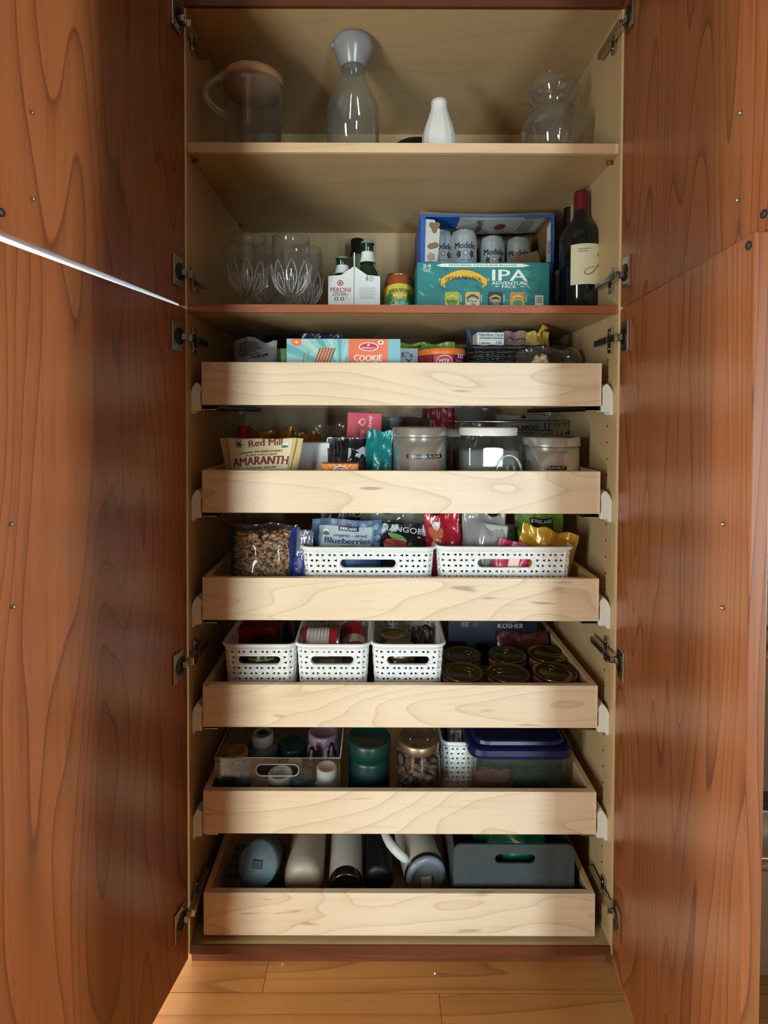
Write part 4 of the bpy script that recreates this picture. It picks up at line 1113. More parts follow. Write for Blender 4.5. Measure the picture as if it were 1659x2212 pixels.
# tub
Y = .12
xc, w = spanx(904, 1009, 770, Y - .02); h = hz(757, Y, z0); r = w / 2
t = thing('instant_food_tub', 'round food tub with orange lid and red and purple label', 'tub', (xc, Y, z0))
MB().lathe([(0, 0), (r * .86, 0), (r * .90, .004), (r * .98, h - .010), (0, h - .010)], 40).build('body', mat('#7a2350', 0.45, vary=.1), t)
MB().lathe([(r * .98, h - .014), (r * 1.0, h - .011), (r, h - .002), (r * .96, h), (0, h - .002)], 40).build('lid', mat('#e07a2e', 0.4), t, label='orange lid')
f = cylmap(lambda v: r * (.90 + .08 * v / h))
zc = h - .025
patch(t, 'printed_panel', f, -.022, .018, .01, h - .015, mat('#c2242e', 0.45), n=10, off=.0006); patch(t, 'printed_panel', f, -.060, -.026, .01, h - .015, mat('#9a1e36', 0.45), n=10, off=.0006)
blob(t, 'round_logo', f, 0.0, zc - .004, .016, .014, mat('#f2ece6', 0.5), off=.0010); blob(t, 'round_logo', f, 0.0, zc - .004, .0145, .0125, mat('#c2242e', 0.5), off=.0013)
lettering(t, 'MTR', f, 0, zc - .003, .0085, .020, mat('#f8f2ec', 0.5), bold=.05, off=.0018)
lettering(t, 'Sambar', f, .032, zc - .001, .005, .016, mat('#e8b0c0', 0.5), off=.0014)
for i in range(6): blob(t, 'printed_berry', f, .030 + (i % 3) * .006, zc + .006 + (i // 3) * .005, .0026, .0026, mat('#c8bccc', 0.5), off=.0012, n=10)
# black wicker tray basket
Y0, Y1 = .075, .30
xa, xb = pX(1014, 760, Y0), pX(1218, 760, Y0); h = hz(748, Y0, z0)
t = thing('wicker_basket', 'black woven wicker basket at the hinge end of the top tray', 'basket', ((xa + xb) / 2, (Y0 + Y1) / 2, z0))
M_WICK = mat('#17171a', 0.45, vary=.2, scale=200)
P = Path(rrect(xb - xa, Y1 - Y0, .02)); NS = 36
for j in range(12):
    z = .004 + (h - .006) * j / 11
    MB().tube([Vector((P.at(P.L * i / (NS * 2)).x, P.at(P.L * i / (NS * 2)).y, z + .0012 * math.sin(i * 2.1 + j))) + Vector((P.at(P.L * i / (NS * 2)).x, P.at(P.L * i / (NS * 2)).y, 0)).normalized() * (.0022 * (1 if (i // 2 + j) % 2 else -1)) for i in range(NS * 2)], .0052 if j == 11 else .0042, 6, closed=True).build('strand', M_WICK, t)
for i in range(NS):
    q = P.at(P.L * i / NS)
    MB().tube([(q.x, q.y, 0), (q.x, q.y, h)], .003, 6).build('stake', M_WICK, t)
MB().box(-(xb - xa) / 2 + .008, (xb - xa) / 2 - .008, -(Y1 - Y0) / 2 + .008, (Y1 - Y0) / 2 - .008, .001, .003).build('base', M_WICK, t)
zi = z0 + .0035
Y = .10
xc, w = spanx(1031, 1089, 730, Y)
t, f = carton('food_box', 'white food box with nutrition table standing in the wicker basket', 'box', (xc, Y, zi), w, .05, hz(717, Y, zi), mat('#d3d6d4', 0.55, vary=.02), rot=(0, 0, .03))
U, V = uv(xc, zi, Y)
lettering(t, 'Nutrition Facts', f, U(1060), V(722), .0062, U(1087) - U(1034), INK, bold=.03)
for py, th in ((726.5, .0008), (731, .0018), (734.5, .0008)): patch(t, 'rule', f, U(1034), U(1087), V(py), V(py) + th, INK)
lettering(t, 'Serving size  2 cookies', f, U(1060), V(729), .0026, U(1084) - U(1036), INK)
lettering(t, 'Calories', f, U(1046), V(740), .0052, U(1058) - U(1034), INK, bold=.03); lettering(t, '110', f, U(1077), V(739.5), .0060, None, INK, bold=.04)
patch(t, 'box_edge', f, -w / 2, w / 2, V(717.6), V(716.6), mat('#5a3028', 0.6))
o, f, w, h = pouch('snack_bag', 'pinkish beige paper pouch with dark script in the wicker basket', 'bag', 1092, 1150, 714, .155, .05, foil('#a08478', .5), zi, seed=3.3, crumple=.004)
lettering(o, 'Dar Jeera', f, 0, h * .88, .008, w * .75, mat('#3a241c', 0.6), shear=.5, bold=-.005, off=.0025, rot=-.08)
o, f, w, h = pouch('candy_bag', 'small yellow twisted bag of sweets in the wicker basket', 'bag', 1143, 1191, 716, .115, .045, clear_film('#e8d080', .45, .1), zi, seed=1.1, crumple=.006, belly=.75)
MB().tube([(0, 0, h * .93), (.004, 0, h * 1.0), (.010, -.004, h * 1.07), (.022, -.002, h * 1.05)], [.007, .003, .007, .002], 8).build('twisted_neck', foil('#c9a43a', .3), o)
lumps(MB(), 26, lambda a, b, c: Vector(((a - .5) * w * .7, (b - .5) * .024, h * (.30 + .58 * c))), .006, 3).build('sweets', mat('#c28a50', 0.5, vary=.2), o, kind='stuff')
pouch('freezer_bag', 'blue zip bag slumped at the back of the wicker basket', 'bag', 1010, 1135, 699, .22, .05, clear_film('#4a649c', .35, .12), zi, seed=8.8, crumple=.005)
pouch('freezer_bag', 'clear bag with grey contents behind the beige pouch', 'bag', 1110, 1190, 706, .22, .05, FILM2, zi, seed=2.8, crumple=.007)
Y = .20
t = thing('water_bottle', 'clear plastic bottle lying with its mouth toward the hinge side', 'bottle', (pX(1195, 724, Y), Y, z0 + .075), rot=(PI / 2 * .8, 0, .35))
MB().lathe([(.0135, 0), (.0135, .012), (.011, .016), (.013, .02), (.026, .05), (.026, .07), (0, .07)], 24).build('body', clear_film('#c8d4dc', .2, .05), t)
MB().lathe([(.0142, -.004), (.0142, .010), (.0125, .010), (.0125, -.004)], 20).build('neck_ring', clear_film('#aebac4', .3, .05), t)
o, f, w, h = pouch('nut_bag', 'clear bag of cream coloured nuts slumped against the tray front', 'bag', 1118, 1236, 758, .052, .034, FILM, z0, seed=6.1, crumple=.004, belly=.7, sag=-.10)
lumps(MB(), 150, lambda a, b, c: Vector(((a - .5) * w * .72, (b - .5) * .014, h * (.12 + .84 * c * (1 - abs(a - .5) * .9)))), .0090, 4).build('nuts', mat('#dcc49c', 0.6, vary=.1), o, kind='stuff')

# ================================================================== TRAY 2
z0 = TRAY[1][0] + .0004
M_PAPER = mat('#cdb87e', 0.7, vary=.08, scale=12)
o, f, w, h = pouch('grain_bag', 'kraft paper bag of amaranth grain with maroon lettering', 'bag', 482, 640, 948, .062, .05, M_PAPER, z0, py=980, seed=2.0, crumple=.003, belly=.35, flare=.34, crease=3.2, seam=.02)
MAR = mat('#7c2a2e', 0.6)
patch(o, 'printed_panel', f, -w * .40, w * .38, h * .30, h * .985, mat('#ddd2ac', 0.7, vary=.04), n=16, nv=12, off=.0012)
v = lambda py: hz(py, .04, z0)
lettering(o, 'Red Mill', f, .008, v(957), .014, .060, MAR, bold=.03, rot=.08, arc=.002, off=.0026)
for s_ in range(3): blob(o, 'windmill_print', f, -.040, v(962), .009, .0014, mat('#3c4e6a', 0.6), off=.0024, rot=s_ * 1.05)
lettering(o, 'GRAINS-OF-DISCOVERY', f, 0, v(977), .0042, .082, INK, bold=.03, rot=.08, arc=.002, off=.0022)
lettering(o, 'ORGANIC WHOLE GRAIN', f, 0, v(984), .0030, .062, MAR, bold=.02, rot=.06, off=.0022)
lettering(o, 'AMARANTH', f, 0, v(996), .0165, .110, MAR, bold=.05, rot=.05, arc=.003, off=.0024)
lettering(o, 'GLUTEN FREE - NON GMO', f, .004, v(1011), .0035, .060, INK, bold=.02, rot=.05, off=.0024)
blob(o, 'organic_seal', f, .044, v(965), .0082, .0068, mat('#e8e4d2', 0.6), off=.0022); blob(o, 'organic_seal', f, .044, v(967), .0070, .0030, mat('#3f7a58', 0.6), off=.0026)
for s in (-1, 1): poly(o, 'fold_line', f, [(s * w * .41, h * .5), (s * w * .42, h * .5), (s * w * .43, h), (s * w * .42, h)], mat('#a58a50', 0.7), off=.0014)
o, f, w, h = pouch('spice_packet', 'small red rounded packet sticking up behind the amaranth bag', 'packet', 512, 539, 921, .20, .02, mat('#b8352a', 0.5), z0, seed=1.2, crumple=.002, belly=.8)
pouch('snack_bag', 'gold and orange foil bag lying behind the amaranth bag', 'bag', 534, 628, 923, .235, .06, foil('#b8781e', .22, .3), z0, seed=9.3, crumple=.008, belly=.7, sag=.05)
pouch('snack_bag', 'bronze foil bag between the gold bag and the clear crinkled bag', 'bag', 616, 695, 926, .27, .05, foil('#9a6a24', .25, .3), z0, seed=9.9, crumple=.008, belly=.7, sag=.08)
o, f, w, h = pouch('clear_bag', 'crinkled clear bag of brown pieces beside the pink carton', 'bag', 680, 742, 917, .21, .05, FILM, z0, seed=3.9, crumple=.009, belly=.75)
lumps(MB(), 60, lambda a, b, c: Vector(((a - .5) * w * .7, (b - .5) * .026, h * (.1 + .72 * c))), .008, 8).build('brown_pieces', mat('#6a5040', 0.7, vary=.25), o, kind='stuff')
Y = .125
xc, w = spanx(632, 712, 985, Y)
t, f = carton('white_box', 'plain white carton between the amaranth bag and the black packet', 'box', (xc, Y, z0), w, .06, hz(957, Y, z0), mat('#d9dcdf', 0.5, vary=.03))
blob(t, 'brown_mark', f, -w * .36, hz(975, Y, z0), .008, .012, mat('#4a241c', 0.5), shape=lambda a: .8 + .3 * abs(math.sin(1.5 * a)))
Y = .205
xc, w = spanx(745, 819, 920, Y)
t, f = carton('tea_carton', 'pink carton standing tilted with its lettering turned sideways', 'box', (xc, Y, z0), w, .05, hz(891, Y, z0), mat('#bf3f52', 0.5, vary=.03), rot=(0, .035, 0))
U, V = uv(xc, z0, Y)
PW = mat('#efd5d6', 0.5)
lettering(t, 'deep', f, U(795), V(911), .012, .030, PW, bold=.0, rot=-PI / 2)
blob(t, 'lamp_print', f, U(778), V(912), .006, .009, PW); blob(t, 'lamp_print', f, U(778), V(912), .0045, .007, mat('#bf3f52', 0.5), off=.0007); poly(t, 'lamp_print', f, [(U(772), V(906)), (U(768), V(916)), (U(772), V(915))], PW)
lettering(t, 'Ro', f, U(779), V(938), .010, .016, PW, bold=.0, rot=-PI / 2, shear=.2); lettering(t, 'K', f, U(794), V(943), .010, .010, PW, rot=-PI / 2)
patch(t, 'carton_edge', f, -w / 2, w / 2, V(892.2), V(890.8), mat('#3a1c22', 0.6), off=.0005)
Y = .28
t = thing('deli_tub', 'clear plastic tub tucked behind the pink carton', 'tub', (pX(838, 915, Y), Y, z0)); h = hz(900, Y, z0)
MB().lathe([(0, 0), (.030, 0), (.034, h * .92), (.036, h * .92), (.036, h), (0, h)], 28).build('body', clear_film('#b8c4c8', .35, .1), t)
o, f, w, h = pouch('dried_food_bag', 'clear bag with a black wavy band and small white tag', 'bag', 705, 805, 946, .130, .045, FILM2, z0, seed=5.5, crumple=.005, belly=.6)
lumps(MB(), 90, lambda a, b, c: Vector(((a - .5) * w * .72, (b - .5) * .018, h * (.08 + .45 * c))), .008, 12).build('dried_pieces', mat('#4c463c', 0.7, vary=.35), o, kind='stuff')
patch(o, 'black_band', f, -w * .48, w * .44, h * .58, h * .98, mat('#121317', 0.35), n=16, nv=6, off=.0015)
poly(o, 'tag', f, [(-w * .04, h * .62), (w * .38, h * .70), (w * .38, h * .88), (w * .16, h * .80), (-w * .02, h * .84)], mat('#c4cace', 0.5), off=.0028)
for i in range(4): poly(o, 'wave_ridge', f, [(-w * .46 + i * w * .08, h * .60), (-w * .43 + i * w * .08, h * .60), (-w * .40 + i * w * .08, h * .78), (-w * .44 + i * w * .08, h * .97), (-w * .46 + i * w * .08, h * .97), (-w * .43 + i * w * .08, h * .78)], mat('#3a3d42', 0.3), off=.0028)
pouch('dried_food_bag', 'teal foil bag standing beside the tall steel canister', 'bag', 790, 848, 928, .105, .04, foil('#117a7c', .25), z0, seed=7.7, crumple=.007, belly=.55)
Y = .034
xc, w = spanx(694, 774, 1010, Y)
t, f = carton('baking_soda_box', 'low orange box with sun rays just above the tray front', 'box', (xc, Y, z0), w, .035, hz(1002, Y, z0), mat('#dd7a2a', 0.5, vary=.04))
h = hz(1002, Y, z0)
for i in range(9):
    a = math.radians(10 + i * 20); poly(t, 'sun_ray', f, [(0, h - .026), (.036 * math.cos(a - .06), min(h - .0005, h - .026 + .036 * math.sin(a - .06))), (.036 * math.cos(a + .06), min(h - .0005, h - .026 + .036 * math.sin(a + .06)))], mat('#f0b04a', 0.5))
blob(t, 'round_logo', f, .002, h - .024, .020, .020, mat('#f2ece0', 0.5), off=.0006); blob(t, 'round_logo', f, .002, h - .024, .0182, .0182, RED, off=.0008)
lettering(t, 'ARM & HAMMER', f, .002, h - .0105, .0050, .030, mat('#f6eee0', 0.5), bold=.03, arc=.004, off=.0012)
M_CAN = mat('#d6d2ca', 0.24, 0.75, vary=.03)
def canister(label, pl, pr, top, Y, lidh, tape, tapew, tapez):
    xc, w = spanx(pl, pr, top + 50, Y); r = w / 2; h = hz(top, Y - r * .3, z0)
    t = thing('steel_canister', label, 'canister', (xc, Y, z0), group='steel canisters in the second tray')
    MB().lathe([(0, 0), (r * .94, 0), (r * .96, .004), (r * .96, h - lidh + .002), (0, h - lidh + .002)], 48).build('body', M_CAN, t)
    MB().lathe([(r * .965, h - lidh), (r, h - lidh + .0015), (r, h - lidh + .004), (r * .985, h - lidh + .006), (r * .985, h - .004), (r * .95, h), (r * .85, h - .001), (r * .80, h - .004), (0, h - .004)], 48).build('lid', M_CAN, t)
    f = cylmap(r * .96, 0, tapez[1])
    patch(t, 'label_tape', f, -tapew / 2, tapew / 2, tapez[0] - .0042, tapez[0] + .0042, mat('#111113', 0.3), n=14, off=.0006)
    if tape: lettering(t, tape, f, 0, tapez[0], .0052, tapew * .86, mat('#d8d8d2', 0.5), off=.0010, bold=.0)
    return t
canister('tall steel canister with embossed black label tape, beside the teal bag', 846, 966, 922, .115, .021, 'CASSAVA FLOUR', .082, (hz(986, .06, z0), .14))
canister('lower steel canister with black label tape at the hinge end', 1126, 1250, 942, .115, .021, 'PEANUT', .046, (hz(1009, .06, z0), -.12))
Y = .215
xc = pX(975, 960, Y)
t = thing('spice_jar', 'slim clear jar with white lid between canister and big jar', 'jar', (xc, Y, z0)); h = hz(926, Y, z0)
MB().lathe([(0, 0), (.030, 0), (.032, .004), (.032, h * .82), (.026, h * .88), (.026, h * .9)], 28).build('body', FILM2, t)
MB().lathe([(.029, h * .88), (.029, h * .995), (.027, h), (0, h)], 28).build('lid', mat('#d2d0c4', 0.5), t)
# big clear jar
Y = .105
xc, w = spanx(983, 1125, 975, Y); r = w / 2
t = thing('storage_jar', 'large clear plastic jar with white screw lid and moulded grip', 'jar', (xc, Y, z0))
V = lambda py: hz(py, Y, z0)
sq = lambda a, z: 1 / (abs(math.cos(a)) ** 5 + abs(math.sin(a)) ** 5) ** .2 * .97 if z < V(948) else 1.0
MB().lathe([(0, .001), (r * .88, 0), (r * .93, .006), (r * .94, V(965)), (r * .93, V(958)), (r * .86, V(948)), (r * .84, V(940)), (r * .84, V(937))], 64, wob=sq, sy=.92).build('body', clear_film('#e8ecec', .02, .04), t)
MB().lathe([(r * .86, V(939)), (r * .87, V(925)), (r * .84, V(922)), (0, V(922))], 48).build('lid', mat('#e2e2dc', 0.45), t, label='white screw lid')
MB().lathe([(0, .004), (r * .82, .004), (r * .86, .01), (r * .86, V(972)), (0, V(968))], 48, wob=sq, sy=.88).build('contents', mat('#8d918e', 0.8, vary=.15), t)
g = []
for i in range(17):
    a = PI * i / 16; g.append((U_ := r * .42 - r * .36 * math.cos(a), -r * .90, V(1022) + (V(978) - V(1022)) * math.sin(a) ** .8))
MB().tube(g, .003, 6).build('grip', clear_film('#dfe4e4', .2, .04), t)
for k in range(2): MB().tube([(r * .40 + k * .014, -r * .89, V(1015)), (r * .36 + k * .014, -r * .89, V(1000))], .003, 6).build('grip_rib', clear_film('#dfe4e4', .25, .04), t)
# chrome wire rack
Y0 = .235
xa, xb = pX(980, 915, Y0), pX(1227, 915, Y0)
t = thing('wire_rack', 'chrome wire shelf rack standing behind the jars', 'rack', ((xa + xb) / 2, Y0, z0)); hw = (xb - xa) / 2
zt_, zl = hz(910, Y0, z0), hz(932, Y0, z0)
for z in (zt_, zl): MB().tube([(q.x, q.y + .08, z) for q in [Vector(p) for p in rrect(2 * hw, .16, .008, 4)]], .0022, 8, closed=True).build('rail', M_NICKEL, t)
for i in range(11): MB().tube([(-hw + 2 * hw * (i + .5) / 11, 0, zl), (-hw + 2 * hw * (i + .5) / 11, .16, zl)], .0013, 6).build('wire', M_NICKEL, t)
for x in (-hw + .006, hw - .006):
    for y in (.004, .156): MB().tube([(x, y, 0), (x, y, zt_)], .0022, 8).build('leg', M_NICKEL, t)
for x in (hw * .78, hw * .86, hw * .94): MB().tube([(x, .002, zl - .03), (x, .002, zt_)], .0018, 6).build('wire', M_NICKEL, t)
zr = z0
o, f, w, h = pouch('flour_bag', 'white paper bag with black lettering behind the wire rack', 'bag', 1068, 1196, 896, .425, .04, mat('#b4b8ba', 0.6, vary=.05), zr, seed=6.6, crumple=.003, belly=.8, seam=.01)
V = lambda py: hz(py, .40, zr)
lettering(o, 'US ABOUT', f, .004, V(922), .0105, .075, mat('#26282a', 0.6), bold=.04, off=.0028); lettering(o, 'ORGANIC', f, -.004, V(935), .0095, .060, mat('#8a6f50', 0.6), bold=.03, off=.0028)
blob(o, 'emblem', f, 0, V(900), .007, .005, mat('#2c3a3a', 0.6), off=.0028)
pouch('produce_bag', 'crinkled clear bag bulging up under the topmost tray', 'bag', 985, 1072, 878, .41, .05, FILM2, z0, seed=4.4, crumple=.009, belly=.8)
pouch('snack_bag', 'dark red bag at the back above the tall canister', 'bag', 925, 990, 882, .42, .04, foil('#8c1c34', .3), z0, seed=4.9, crumple=.006)
pouch('paper_bag', 'brown paper bag at the back behind the tall canister', 'bag', 838, 930, 902, .40, .06, mat('#4c3226', 0.7, vary=.1), z0, seed=2.9, crumple=.005, belly=.8)
# ================================================================== TRAY 3
z0 = TRAY[2][0] + .0004
o, f, w, h = pouch('walnut_bag', 'clear blue-edged bag of walnut pieces tied with a rubber band', 'bag', 490, 640, 1132, .078, .085, FILM, z0, py=1190, seed=3.1, crumple=.004, belly=.80, nu=26)
wal = lambda a, b, c: Vector(((a - .5) * w * .82, (-.030 + .052 * b) * (1 - .9 * abs(a - .5) ** 2 * 3), h * (.04 + .86 * c)))
lumps(MB(), 1500, wal, .0076, 21, .5).build('walnut_pieces', mat('#bb9672', 0.7, vary=.35, scale=90), o, kind='stuff')
BL = mat('#26387c', 0.3, vary=.12)
patch(o, 'blue_edge', f, w * .40, w * .5, .004, h * .97, BL, n=3, nv=16, off=.0012); patch(o, 'blue_edge', f, -w * .5, -w * .44, .004, h * .97, BL, n=3, nv=16, off=.0012)
MB().tube([Vector((math.cos(a) * w * .50, math.sin(a) * .047, h * .34 + .004 * math.sin(a * 2))) for a in [2 * PI * i / 40 for i in range(40)]], .0016, 6, closed=True).build('rubber_band', mat('#b99a74', 0.6), o)
# folded-over blue end of the bag
fl_, g = bag('folded_end', None, None, (w * .53, -.012, .012), .05, h * .88, .02, clear_film('#aab4cc', .3, .1), rot=(0, .10, -.5), seed=1.9, crumple=.007, parent=o)
patch(fl_, 'blue_stripe', g, -.016, .012, h * .10, h * .55, BL, n=5, nv=10, off=.0012)
GRP3 = 'white lattice baskets'
def basket_px(label, pl, pr, rim, Y, d, slot, taper=.07, tray=2, tile=.0125):
    zz = TRAY[tray][0] + .0004
    xc, w = spanx(pl, pr, rim + 8, Y)
    h = hz(rim, Y, zz, (pl + pr) / 2)
    s = None
    if slot:
        zc = (hz(slot[2], Y, zz) + hz(slot[3], Y, zz)) / 2
        s = (pX(slot[1], slot[2], Y) - pX(slot[0], slot[2], Y) + .018, (hz(slot[2], Y, zz) - hz(slot[3], Y, zz)) * 1.5, zc)
    return lattice_basket(label, (xc, Y + d / 2, zz), w, d, h, taper, s, GRP3, tile=tile), xc, w, h, zz
b, xA, wA, hA, zb_ = basket_px('wide white lattice basket holding the dried blueberries', 653, 938, 1183, .036, .22, (738, 848, 1211, 1229))
b, xB, wB, hB, zb_ = basket_px('wide white lattice basket holding red, gold and green snack bags', 946, 1238, 1182, .036, .22, (1043, 1150, 1210, 1229))
zi = zb_ + .007
BLU = mat('#2b4468', 0.4, vary=.35, scale=70)
o, f, w, h = pouch('blueberry_bag', 'dark blue bag of dried blueberries with a pale printed panel', 'bag', 668, 820, 1122, .082, .05, BLU, zi, seed=6.2, crumple=.003, belly=.55, rot=(0, .03, 0), crease=3)
V = lambda py: hz(py, .060, zi)
patch(o, 'printed_panel', f, -w * .40, w * .36, V(1190), V(1141), mat('#aab6c2', 0.5, vary=.03), n=14, nv=5, off=.0016)
patch(o, 'green_border', f, w * .36, w * .39, V(1190), V(1141), mat('#6a9a74', 0.5), n=2, nv=5, off=.0018)
patch(o, 'brand_strip', f, -w * .12, w * .17, V(1150), V(1140.5), mat('#131318', 0.5), n=8, off=.0030)
lettering(o, 'KIRKLAND', f, w * .025, V(1145), .0055, w * .24, mat('#dfe2e4', 0.5), bold=.05, off=.0045)
lettering(o, 'organic - dried', f, w * .05, V(1160), .0068, w * .47, mat('#33507c', 0.5), bold=.02, off=.0036)
lettering(o, 'Blueberries', f, w * .02, V(1170), .0105, w * .67, mat('#263a70', 0.5), bold=.04, off=.0036)
lettering(o, 'SWEETENED', f, w * .02, V(1179.5), .0034, w * .22, mat('#33507c', 0.5), bold=.02, off=.0036)
blob(o, 'organic_seal', f, -w * .30, V(1155), .0085, .0068, mat('#d6dcd8', 0.5), off=.0032); blob(o, 'organic_seal', f, -w * .30, V(1157), .0074, .0042, mat('#3d6a54', 0.5), off=.0038)
random.seed(5)
for i in range(26):
    u = -w * .45 + w * .9 * random.random(); v = V(1139) + (V(1124) - V(1139)) * random.random()
    if i > 18: u = w * (.40 + .06 * random.random()); v = V(1185) + (V(1140) - V(1185)) * random.random()
    blob(o, 'printed_berry', f, u, v, .0062, .0052, mat(random.choice(['#4a6a92', '#33527c', '#6f8cae']), 0.4), off=.0014 + i * .00003, n=12)
o, f, w, h = pouch('mango_bag', 'black bag of dried mango with white capitals and a printed mango', 'bag', 800, 938, 1132, .105, .05, mat('#15161a', 0.22, vary=.1), zi, seed=4.7, crumple=.005, belly=.55, rot=(0, .05, 0))
V = lambda py: hz(py, .085, zi)
lettering(o, 'MANGOES', f, -w * .02, V(1148), .011, w * .70, mat('#cfd0d0', 0.5), bold=.0, rot=-.10, off=.0030)
blob(o, 'printed_mango', f, -w * .16, V(1178), .026, .014, mat('#a03a34', 0.45), off=.0022); blob(o, 'printed_leaf', f, -w * .12, V(1163), .022, .006, mat('#6fa05a', 0.45), off=.0026, rot=-.35)
blob(o, 'gloss_mark', f, w * .22, V(1163), .0035, .0012, mat('#d6dade', 0.4), off=.003, rot=-.3)
o, f, w, h = pouch('produce_bag', 'white and green organic bag crumpled under the second tray', 'bag', 775, 935, 1106, .17, .05, clear_film('#c8d0c4', .42, .12), zi, seed=8.1, crumple=.009)
lettering(o, 'organic', f, -w * .04, h * .90, .009, .05, mat('#6a9a5c', 0.5), rot=-.25, off=.004)
pouch('snack_bag', 'dark grey bag slumped at the back of the blueberry basket', 'bag', 690, 800, 1104, .20, .05, foil('#2a2c30', .3), zi, seed=8.6, crumple=.008)
o, f, w, h = pouch('snack_bag', 'glossy red snack bag in the basket, next to the mango bag', 'bag', 930, 1006, 1109, .095, .05, foil('#9c1a2c', .18), zi, seed=1.7, crumple=.006, belly=.6, rot=(0, -.06, 0))
blob(o, 'printed_scene', f, -w * .22, h * .76, .016, .022, mat('#b0603c', 0.4), off=.002, shape=lambda a: .85 + .2 * math.sin(3 * a)); blob(o, 'white_mark', f, -w * .20, h * .88, .008, .009, mat('#d8d4d0', 0.4), off=.003)
o, f, w, h = pouch('clear_bag', 'crinkled clear bag wrapped round a pale block', 'bag', 1002, 1096, 1110, .085, .055, clear_film('#dcdcdc', .30, .12), zi, seed=2.2, crumple=.010, belly=.75)
MB().box(-w * .30, w * .34, -.014, .014, h * .56, h * .90).build('pale_block', mat('#a9a6a4', 0.6, vary=.12), o, bevel=.004, rot=(0, .12, 0)); MB().box(-w * .30, w * .30, -.012, .012, h * .25, h * .52).build('brown_block', mat('#8a6a5c', 0.6, vary=.2), o, bevel=.004)
o, f, w, h = pouch('snack_bag', 'bright green bag with a black brand strip at the back of the basket', 'bag', 1116, 1224, 1104, .130, .05, foil('#5d8a2c', .35), zi, seed=5.9, crumple=.004, belly=.65)
V = lambda py: hz(py, .11, zi)
patch(o, 'brand_strip', f, -w * .20, w * .26, V(1134), V(1121), mat('#121410', 0.5), n=8, off=.0022); lettering(o, 'KIRKLAND', f, w * .03, V(1127.5), .0075, w * .40, mat('#d8d8c8', 0.5), bold=.05, off=.0036)
patch(o, 'printed_panel', f, -w * .20, w * .26, V(1158), V(1135), mat('#2f5a2c', 0.5), n=8, nv=3, off=.0020); lettering(o, 'ORGANIC', f, w * .03, V(1145), .0090, w * .40, mat('#a8c890', 0.5), bold=.02, off=.0034)
o, f, w, h = pouch('snack_bag', 'gold yellow crinkled bag leaning at the corner of the basket', 'bag', 1098, 1222, 1140, .072, .045, foil('#b98a1c', .22, .15), zi, seed=7.4, crumple=.008, belly=.55, rot=(0, .22, 0))
blob(o, 'printed_badge', f, w * .18, h * .66, .013, .014, mat('#2f9a6c', 0.4), off=.003, shape=lambda a: .85 + .2 * math.sin(4 * a)); patch(o, 'printed_panel', f, w * .28, w * .44, h * .45, h * .75, mat('#e0b428', 0.3), n=4, nv=4, off=.002)
o, f, w, h = pouch('snack_bag', 'pink and cream snack packet low in the basket behind the grip', 'bag', 1045, 1120, 1166, .052, .02, foil('#b02a4c', .3), zi, seed=3.6, crumple=.003, rot=(0, .25, 0))
patch(o, 'cream_stripe', f, -w * .1, w * .2, h * .35, h * .95, mat('#e0c8b4', 0.4), n=4, nv=4, off=.0015)
for i in range(5): blob(o, 'printed_nut', f, -w * .3 + i * w * .14, h * .45 + (i % 2) * .012, .007, .005, mat('#d9a468' if i % 2 else '#2a1a18', 0.5), off=.0025, n=10)

# ================================================================== TRAY 4
z0 = TRAY[3][0] + .0004
LB4 = {0: 'narrow white lattice basket with a red box and a green jar behind its grip', 1: 'narrow white lattice basket with two tilted red tins on top', 2: 'narrow white lattice basket with gold-lidded jars inside'}
BK = []
for i, (pl, pr, sl) in enumerate(((482, 637, (516, 593, 1421, 1438)), (640, 796, (676, 752, 1422, 1438)), (805, 959, (846, 920, 1419, 1436)))):
    BK.append(basket_px(LB4[i], pl, pr, 1392, .040, .26, sl, taper=.10, tray=3))
zi = z0 + .007
_, xC, wC, hC, _ = BK[0]; _, xD, wD, hD, _ = BK[1]; _, xE, wE, hE, _ = BK[2]
# basket C
t = thing('chutney_jar', 'dark green labelled jar seen through the grip of its basket', 'jar', (xC - .002, .100, zi))
h = hC * .80
MB().lathe([(0, 0), (.040, 0), (.043, .005), (.043, h * .8), (.036, h * .9), (.036, h * .92), (0, h * .92)], 32).build('body', mat('#26381a', 0.25), t)
MB().lathe([(.038, h * .9), (.038, h), (0, h)], 32).build('lid', mat('#15161a', 0.4), t)
f = cylmap(.043); zc = (hz(1429.5, .057, zi))
patch(t, 'paper_label', f, -.050, .050, .004, h * .78, mat('#2c4a20', 0.4), n=16)
lettering(t, 'Curry Leaves Chutney', f, 0, zc + .002, .0062, .058, mat('#d8d24a', 0.5), bold=.02, off=.0010); lettering(t, 'medium spicy', f, .002, zc - .0075, .0045, .034, mat('#c8d0c0', 0.5), off=.0010, bold=.01)
Y = .185
xc, w = spanx(511, 594, 1360, Y - .03)
t, f = carton('tea_box', 'small red box lying across the narrow basket', 'box', (xc, Y - .03, zi + .044), w, .06, hz(1358, Y - .03, zi + .044), mat('#9c1f22', 0.45, vary=.05))
patch(t, 'gold_rule', f, -w * .48, w * .48, .006, .0075, mat('#c8963c', 0.4)); blob(t, 'emblem', f, 0, .016, .013, .010, mat('#7a1518', 0.4))
t, f = carton('dark_tray', 'flat black tray under the small red box', 'tray', (xc, Y - .045, zi + .020), w * 1.02, .09, .023, mat('#16181a', 0.35))
t = thing('jar', 'tall amber bottle at the side of the red box basket', 'bottle', (xC + wC * .28, .21, zi)); MB().lathe([(0, 0), (.022, 0), (.022, hC * .7), (.012, hC * .9), (.012, hC * 1.02), (0, hC * 1.02)], 20).build('body', mat('#2a1c14', 0.2), t)
MB().lathe([(.0135, hC * .97), (.0135, hC * 1.08), (0, hC * 1.08)], 18).build('cap', mat('#46413c', 0.4), t)
